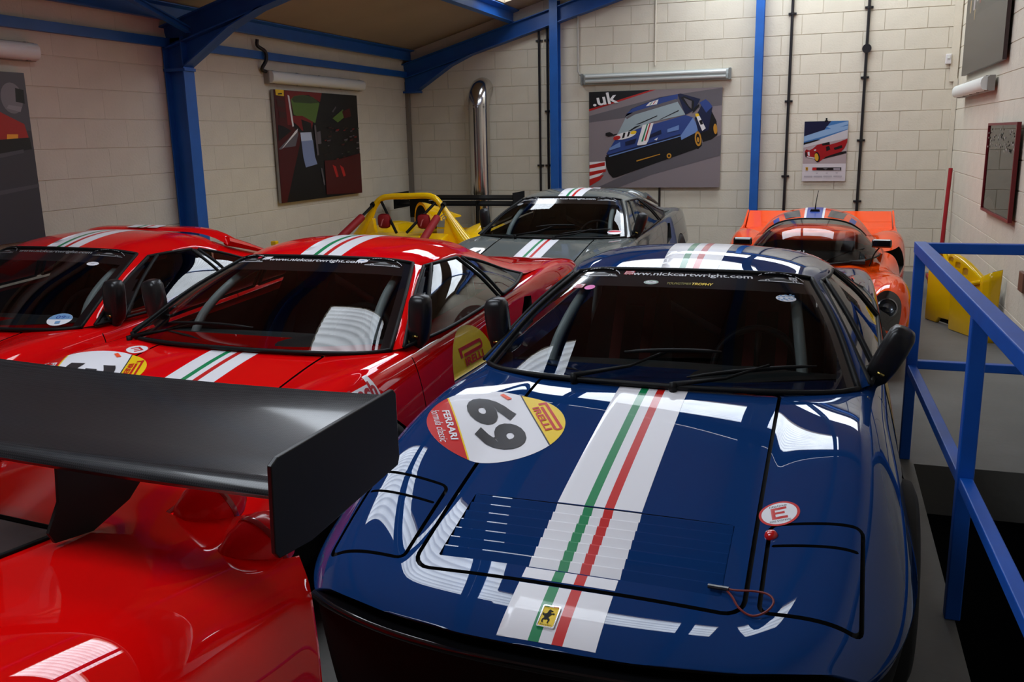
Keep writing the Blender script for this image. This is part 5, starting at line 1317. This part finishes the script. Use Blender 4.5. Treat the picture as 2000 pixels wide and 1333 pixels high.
drape('fairing_lettering', [(fit2d(text2d('10', bold=.02), -.03, -.02, .03, .04), 0), (fit2d(text2d('1500'), -.02, -.07, .03, -.04), 0)], on_plane((.45, 2.115, .82), (.55,0,-.83), (.83,0,.55)), [GREYINK], t, step=0, base=.012)
mb = MB()
for y, z in ((3.52, .835), (3.66, .90)):
    mb.prism([(y,z),(y+.02,z+.022),(y+.13,z+.055),(y+.135,z+.047),(y+.05,z+.002)], 'x', -.80, .80)
rw = mk('rear_wing', mb, mat('wing_black', (.004,.004,.004), .5, spec=.15), t, smooth=False); rw['kind'] = 'thing'; del rw['kind']
for s in (-1, 1):
    mb = MB(); mb.box((s*.80-.004,3.45,.80),(s*.80+.004,3.90,1.0)); mk('wing_endplate', mb, MATS['wing_black'], rw, smooth=False)
    mb = MB(); mb.box((s*.30-.006,3.5,.50),(s*.30+.006,3.62,.90)); mk('wing_support', mb, MATS['wing_black'], t, smooth=False)
mb = MB(); mb.box((-.56,3.40,.70),(-.30,3.43,.96)); mk('radiator_duct', mb, MATS['wing_black'], t, smooth=False, bevel=.01)
mb = MB(); mb.box((-.93,.86,.63),(-.87,.92,.68)); mk('door_mirror', mb, [P_YE], t, smooth=False, bevel=.01)
mb = MB(); mb.tube([V(-.90,.88,.62), V(-.80,.88,.55), V(-.72,.88,.52)], .012, 8); mk('mirror_stalk', mb, BLACK, t)

# ---------------------------------------------------------------- yellow body panel leaning on the right wall, and the jack
PA, PB = V(.945, 8.55, 0), V(1.300, 7.76, 0)
t = empty('body_panel', (PA.x, PA.y, 0), 'shiny yellow car body section standing against the right wall', 'car part')
ux = (PB-PA).normalized(); nn = V(ux.y, -ux.x, 0); nn = nn if nn.y < 0 else -nn; LP = (PB-PA).length
def pp(u, v, d=0): return ux*u + V(0,0,v) + nn*d
P_YP = paint('paint_yellow_panel', srgb(222, 178, 14))
def panel(name, outline, d0, d1, holes=(), bev=.012, lean=.0):
    n = len(outline); mb = MB()
    def q(p, d): return pp(p[0], p[1], d - lean*p[1])
    mb.add([q(p, d0) for p in outline] + [q(p, d1) for p in outline], [tuple(range(n))[::-1], tuple(range(n, 2*n))] + [(i, (i+1) % n, n+(i+1) % n, n+i) for i in range(n)])
    me = mb.mesh(name, angle=40, bevel=bev)
    if holes:
        mc = MB()
        for h in holes:
            k = len(h); mc.add([q(p, d0-.08) for p in h] + [q(p, d1+.08) for p in h], [tuple(range(k))[::-1], tuple(range(k, 2*k))] + [(i, (i+1) % k, k+(i+1) % k, k+i) for i in range(k)])
        me = boolean(me, mc.mesh('c', smooth=False))
    return link(name, me, [P_YP, BLACK], t)
panel('left_skin', [(-.10,0),(.08,0),(.12,.05),(.30,.06),(.37,0),(.37,.50),(.15,.62),(.02,.58),(-.10,.43)], -.01, -.05)
panel('main_skin', [(.35,0),(.79,0),(.79,.47),(.72,.50),(.53,.585),(.42,.62),(.30,.645),(.24,.60),(.33,.50)], .04, -.02,
      holes=[rrect(.285,.565,.355,.608,.015,3), rrect(.385,.525,.460,.580,.015,3), rrect(.492,.478,.572,.545,.02,3)], bev=.015)
def roll(u, v):
    w = [(.77,.48,.035),(.80,.50,.075),(.85,.53,.085),(.90,.56,.06),(.94,.585,-.01)]
    x = u*4; i = min(int(x), 3); f_ = x - i; a, b = w[i], w[i+1]
    return pp(a[0]+(b[0]-a[0])*f_ - .03*(1-v)*(u**2), (a[1]+(b[1]-a[1])*f_)*v, a[2]+(b[2]-a[2])*f_)
mb = MB(); mb.grid(roll, 20, 8); fl_ = mk('flared_edge', mb, [P_YP, BLACK], t)
sm = fl_.modifiers.new('thick', 'SOLIDIFY'); sm.thickness = .012; sm.offset = 1 if False else -1; sm.material_offset = 1; sm.material_offset_rim = 1
mb = MB(); mb.tube([pp(.34,.02,-.0), pp(.335,.25,-.01), pp(.33,.49,-.005)], .014, 8); mk('fold_seam', mb, P_YP, t)
mb = MB(); mb.tube([pp(-.02,.585,-.02), pp(.14,.625,0), pp(.34,.505,.045), pp(.52,.40,.05), pp(.78,.47,.05)], .018, 8); mk('stiffening_ridge', mb, P_YP, t)
mb = MB(); mb.prism([(0,0),(.80,0),(.80,.40),(.50,.44),(.0,.36)], 'y', 0, .004); mk('inner_lining', mb, BLACK, t, smooth=False).matrix_local = Matrix(((ux.x,-nn.x,0,ux.x*.05-nn.x*.055),(ux.y,-nn.y,0,ux.y*.05-nn.y*.055),(0,0,1,.01),(0,0,0,1)))

JR = mat('jack_red', srgb(150, 16, 26), .45)
t = empty('trolley_jack', (1.10, 10.15, 0), 'low red trolley jack on the floor in the right back corner', 'jack')
mb = MB()
for s in (-1, 1): mb.prism([(-.25,.06),(.18,.06),(.25,.10),(.22,.16),(-.10,.13),(-.25,.10)], 'x', s*.10, s*.112)
mk('side_plate', mb, JR, t, smooth=False)
mb = MB(); mb.prism([(-.24,.10),(.16,.13),(.16,.17),(-.24,.14)], 'x', -.03, .03); mb.tube([V(0,-.22,.12),V(0,-.22,.18)], .05, 14); mk('lifting_arm', mb, JR, t, angle=40)
for (x, y, r) in ((-.12,-.20,.06),(.12,-.20,.06),(-.09,.20,.045),(.09,.20,.045)):
    mb = MB(); mb.tube([V(x-.018,y,r),V(x+.018,y,r)], r, 16); mk('jack_wheel', mb, BLACK, t)
# ================================================================ the four coupes and what is stuck on them
def sticker(parent, wpl_, u, v, layers, mats, name='sticker', step=.02):
    """sticker on the windscreen at screen parameters u, v; layers in metres"""
    return drape(name, [(xf2d(sh, ox=(u-.5)*1.06, oy=(v-.90)*.72), mi) for sh, mi in layers], wpl_, mats, parent, step=step, base=.0012)
REDINK = mat('ink_red', srgb(200, 40, 60), .4)
def striped_label(w, h): return [(poly2d(rrect(-w/2,-h/2,w/2,h/2,.001,1)), 1), (poly2d([(-w/2+.003,-h/2+.003),(w/2-.003,-h/2+.003),(w/2-.003,h/2-.003),(-w/2+.003,h/2-.003)]), 0), (poly2d([(-w/2+.006,-h*.05),(w/2-.006,-h*.05),(w/2-.006,h*.10),(-w/2+.006,h*.10)]), 1), (poly2d([(-w/2+.006,-h*.33),(w/2-.006,-h*.33),(w/2-.006,-h*.18),(-w/2+.006,-h*.18)]), 1), (poly2d([(-w/2+.006,h*.22),(w*.1,h*.22),(w*.1,h*.34),(-w/2+.006,h*.34)]), 1)]

# blue
blue, bbd, bpl, bwp = make_car(-.553, 1.77, P_BLUE, 'dark blue coupe with number 69 roundel in front of the orange car', .42, ('redseat', 'redbelt'))
badge(bbd, BODYBV, -.012, .085)
def place_roundel(cx, cy, ang):
    c, s = math.cos(ang), math.sin(ang)
    return on_bvh(BODYBV, lambda u, v: V(cx + c*u - s*v, cy + s*u + c*v, 2), (0,0,-1))
drape('number_roundel', roundel_layers('69'), place_roundel(-.447, .885, math.radians(-56.8)), [WHITE, YELLOW, RED, CHAR, ORANGE], bbd, step=.02, lift=.0002, base=.0012)['label'] = 'white race number disc with 69, a yellow cap and a red foot'
EL = [(ell2d(0,0,.052,.052,40), 1), (ell2d(0,0,.045,.045,40), 0), (poly2d([(-.020,-.024),(.020,-.024),(.020,-.014),(-.010,-.014),(-.010,-.003),(.014,-.003),(.014,.006),(-.010,.006),(-.010,.015),(.020,.015),(.020,.025),(-.020,.025)]), 1), (fit2d(text2d('lifeline'), -.022, .028, .022, .036), 2), (fit2d(text2d('FIRE SYSTEMS'), -.026, -.036, .026, -.029), 2)]
drape('emergency_sticker', EL, place_roundel(.476, .562, math.radians(10)), [WHITE, RED, CHAR], bbd, step=.02, lift=.0002, base=.0012)
co, no, _, _ = BODYBV.ray_cast(V(.463, .474, 2), V(0,0,-1))
mb = MB(); mb.lathe([(.017,-.002),(.017,.004),(.013,.010),(.006,.013),(0,.0135)], 20, Matrix.Translation(co) @ no.to_track_quat('Z','Y').to_matrix().to_4x4()); mk('extinguisher_button', mb, mat('button_red', (.6,.01,.01), .2, coat=1), bbd, angle=60)
loop = spline([(.345,.262,0),(.375,.255,.012),(.40,.247,.018),(.44,.247,.022),(.475,.238,.024),(.49,.218,.022),(.475,.195,.015),(.445,.187,.008),(.415,.202,.010),(.395,.232,.012),(.38,.252,.010)], 40)
mb = MB(); mb.tube([V(p.x, p.y, top(p.x, p.y) + max(.004, p.z)) for p in loop], .0028, 6); mk('bonnet_pin_lanyard', mb, mat('lanyard', srgb(120, 40, 34), .5), bbd)
mb = MB(); mb.tube([V(.335,.264,top(.335,.264)+.004), V(.385,.252,top(.385,.252)+.014)], .006, 8); mk('bonnet_pin', mb, CHAR, bbd)
sticker(blue, bwp, .15, .775, [(ell2d(0,0,.022,.019), 0)], [PINK], 'pink_dot')
sticker(blue, bwp, .10, .79, striped_label(.045,.034), [WHITE, REDINK]); sticker(blue, bwp, .262, .955, striped_label(.042,.030), [WHITE, REDINK])
sticker(blue, bwp, .375, .85, [(ell2d(0,0,.030,.017), 0), (ring2d(0,0,.027,.015,.003), 1), (fit2d(text2d('1er'), -.008,.001,.008,.010), 2), (fit2d(text2d('CLASSIC'), -.018,-.006,.018,-.001), 2)], [WHITE, GREEN, CHAR])
sticker(blue, bwp, .525, .845, [(fit2d(text2d('YOUNGTIMER', shear=.3), -.092,-.009,.004,.009), 0), (fit2d(text2d('TROPHY', shear=.2, bold=.03), .007,-.009,.092,.009), 1)], [mat('ink_olive', srgb(140, 130, 20), .4), YELLOW], 'trophy_sticker')
ck = [(ell2d(0,0,.036,.024), 0)]
for i in range(-4, 5):
    for j in range(-3, 4):
        if (i + j) % 2 == 0 and (i*.0085/.034)**2 + (j*.0075/.022)**2 < .9 and not (abs(j) < 1 and abs(i) < 4): ck.append((poly2d([(i*.0085-.004,j*.0075-.0036),(i*.0085+.004,j*.0075-.0036),(i*.0085+.004,j*.0075+.0036),(i*.0085-.004,j*.0075+.0036)]), 1))
ck.append((fit2d(text2d('CLUB'), -.016,-.003,.016,.003), 2))
sticker(blue, bwp, .862, .735, ck, [WHITE, SKYBLUE, CHAR]); sticker(blue, bwp, .915, .955, [(poly2d(rrect(-.017,-.011,.017,.011,.002,1)), 0), (poly2d([(-.010,-.005),(-.004,.005),(.002,-.005)]), 1), (poly2d([(.003,-.005),(.006,.005),(.010,-.005)]), 1)], [SILVERINK, CHAR])
side_pl = lambda y0, z0, s=1: on_bvh(BODYBV, lambda u, v: V(s*1.4, y0 + s*u, z0 + v), (-s, 0, 0))
pir = [(poly2d(rrect(-.16,-.10,.16,.10,.04,5)), 1)] + [(xf2d(sh, oy=.01), 2) for sh, _ in long_p_logo(.24,.085)]
def half_disc(r=.26):
    d = .06; a = math.asin(d/r); L = [(poly2d([(r*math.cos(2*PI*i/48), r*math.sin(2*PI*i/48)) for i in range(48)]), 0), (poly2d([(r*math.cos(tt), r*math.sin(tt)) for tt in [a + (PI-2*a)*i/30 for i in range(31)]]), 1)]
    w = math.sqrt(r*r-d*d); L.append((poly2d([(-w,d-.003),(w,d-.003),(w,d+.003),(-w,d+.003)]), 3)); L += [(xf2d(sh, oy=.135), 2) for sh, _ in long_p_logo(.26,.09)]
    return L
drape('door_roundel', half_disc(), side_pl(1.86, .46), [WHITE, YELLOW, RED, CHAR], bbd, step=.03, base=.0012)

# red number 3 beside it
red, rbd, rpl, rwp = make_car(-2.375, 1.90, P_RED, 'bright red coupe with a number 3 roundel beside the blue car', .08, ('onewiper', 'redseat'))
badge(rbd, BODYBV, -.012, .085)
drape('number_roundel', roundel_layers('3'), place_roundel(-.47, .915, math.radians(-62)), [WHITE, YELLOW, RED, CHAR, ORANGE], rbd, step=.02, lift=.0002, base=.0012)['label'] = 'white race number disc with 3 and a yellow cap'
drape('emergency_sticker', EL[:3], place_roundel(-.468, 1.20, math.radians(-120)), [WHITE, RED, CHAR], rbd, step=.02, lift=.0002, base=.0012)
drape('door_roundel', half_disc(), side_pl(1.99, .525), [WHITE, YELLOW, RED, CHAR], rbd, step=.03, base=.0012)
eib = [(poly2d([(-.13,-.05),(-.12,.0),(-.07,.045),(-.02,.05),(.085,.05),(.09,.085),(.12,.085),(.13,.0),(.13,-.055)]), 0), (fit2d(text2d('Eibach', shear=.15, bold=.04), -.118,-.012,.118,.060), 1), (fit2d(text2d('SPRINGS'), -.045,-.044,.122,-.018), 2), (poly2d([(-.125,-.046),(-.05,-.046),(-.05,-.020),(-.118,-.015)]), 1)]
drape('sponsor_sticker', eib, on_bvh(BODYBV, lambda u, v: V(.778 + .41 - .57*v, .985 + u, .708 + .285 + .82*v), (-.82,0,-.57)), [WHITE, mat('ink_crimson', srgb(180, 20, 40), .4), CHAR], rbd, step=.025, base=.0012)
drape('side_lettering', [(fit2d(text2d('OVERDRIVE', bold=.04, shear=.15), -.02,-.03,.42,.03), 0)], on_bvh(BODYBV, lambda u, v: V(1.4, .30 + u, .495 + v), (-1,0,0)), [LIME], rbd, step=.03, base=.0012)
sticker(red, rwp, .165, .975, [(ell2d(0,0,.012,.012), 0)], [REDINK], 'red_dot'); sticker(red, rwp, .22, .965, [(poly2d([(-.025,-.015),(.02,-.013),(.025,.015),(-.02,.013)]), 0)], [WHITE])
sticker(red, rwp, .755, .965, [(ell2d(0,0,.030,.019), 0), (poly2d([(-.018,-.005),(0,.006),(.018,-.003),(0,-.001)]), 1)], [WHITE, SKYBLUE])
mb = MB(); mb.grid(lambda u, v: V(.26 + .34*u, 1.50 + .35*v, .70 + .10*v) , 2, 2)

# red at the left wall
redl, lbd, lpl, lwp = make_car(-4.075, 1.98, P_RED2, 'red coupe with a rear roof spoiler nearest the left wall', .08, ('dull', 'onewiper'))
badge(lbd, BODYBV, -.012, .085)
sticker(redl, lwp, .835, .785, [(ell2d(0,0,.034,.020), 0), (fit2d(text2d('740'), -.010,-.004,.010,.004), 1)], [WHITE, GREYINK])
sticker(redl, lwp, .905, .11, [(ell2d(0,0,.046,.046), 0), (poly2d([(.045*math.cos(a), .045*math.sin(a)) for a in [PI*i/20 for i in range(21)]]), 1), (fit2d(text2d('09'), -.018,.006,.016,.028), 2), (fit2d(text2d('+5'), .018,.010,.032,.022), 2), (poly2d([(-.006,-.034),(.012,-.030),(.010,-.012),(-.008,-.016)]), 1)], [WHITE, SKYBLUE, mat('ink_navy', srgb(20,60,150), .4)], 'tax_disc')
def roof_spoiler(car, pt, dz=0):
    mb = MB(); k = 24
    def sp(u):
        x = -.58 + 1.16*u; e = abs(2*u-1); return V(x, 2.62 + .04*(1-e**4) + .12*e**6, 1.142 - dz - .085*e**7)
    vs = []
    for i in range(k+1):
        p = sp(i/k); vs += [p + V(0,-.055,-.008), p + V(0,-.03,.008), p + V(0,.04,.014), p + V(0,.055,.006), p + V(0,.02,-.012)]
    mb.add(vs, [(i*5+j, i*5+(j+1) % 5, (i+1)*5+(j+1) % 5, (i+1)*5+j) for i in range(k) for j in range(5)] + [tuple(range(5)), tuple(k*5+j for j in range(5))[::-1]])
    o = mk('roof_spoiler', mb, [pt], car, angle=50)
    for s in (-1, 1):
        mb = MB(); mb.tube(spline([(s*.565,2.70,1.07),(s*.60,2.86,1.02),(s*.63,3.02,.965)], 10), [.03,.028,.026,.024,.022,.02,.018,.016,.014,.010], 8); mk('spoiler_foot', mb, [pt], o)
    col = (0,1,0,2,0)
    drape('tricolour_stripe', [(poly2d([(STRIPE_X[q],-.045),(STRIPE_X[q+1],-.045),(STRIPE_X[q+1],.04),(STRIPE_X[q],.04)]), col[q]) for q in range(5)], lambda u, v: (V(u, 2.66+v, 1.150 - dz + (v+.03)*.08 + .004), V(0,0,1)), [WHITE, GREEN, RED], o, step=0, lift=0)
    return o
roof_spoiler(redl, P_RED2)

# grey at the back wall
grey, gbd, gpl, gwp = make_car(-2.29, 6.27, P_GREY, 'dark grey coupe parked by the back wall beside the flue', .30, ())
badge(gbd, BODYBV, -.012, .085)
sticker(grey, gwp, .925, .125, [(ell2d(0,0,.05,.032), 0), (poly2d([(.045*math.cos(a), .028*math.sin(a)) for a in [PI*i/16 for i in range(17)]]), 1)], [WHITE, REDINK])
sticker(grey, gwp, .083, .80, [(ell2d(0,0,.032,.026), 0)], [GREYINK])
roof_spoiler(grey, P_GREY, .015)
for c in (grey,):
    for s in (-1, 1):
        mb = MB(); mb.prism([(2.05,0),(2.30,0),(2.30,.10),(2.12,.12)], 'x', s*.845, s*.852)
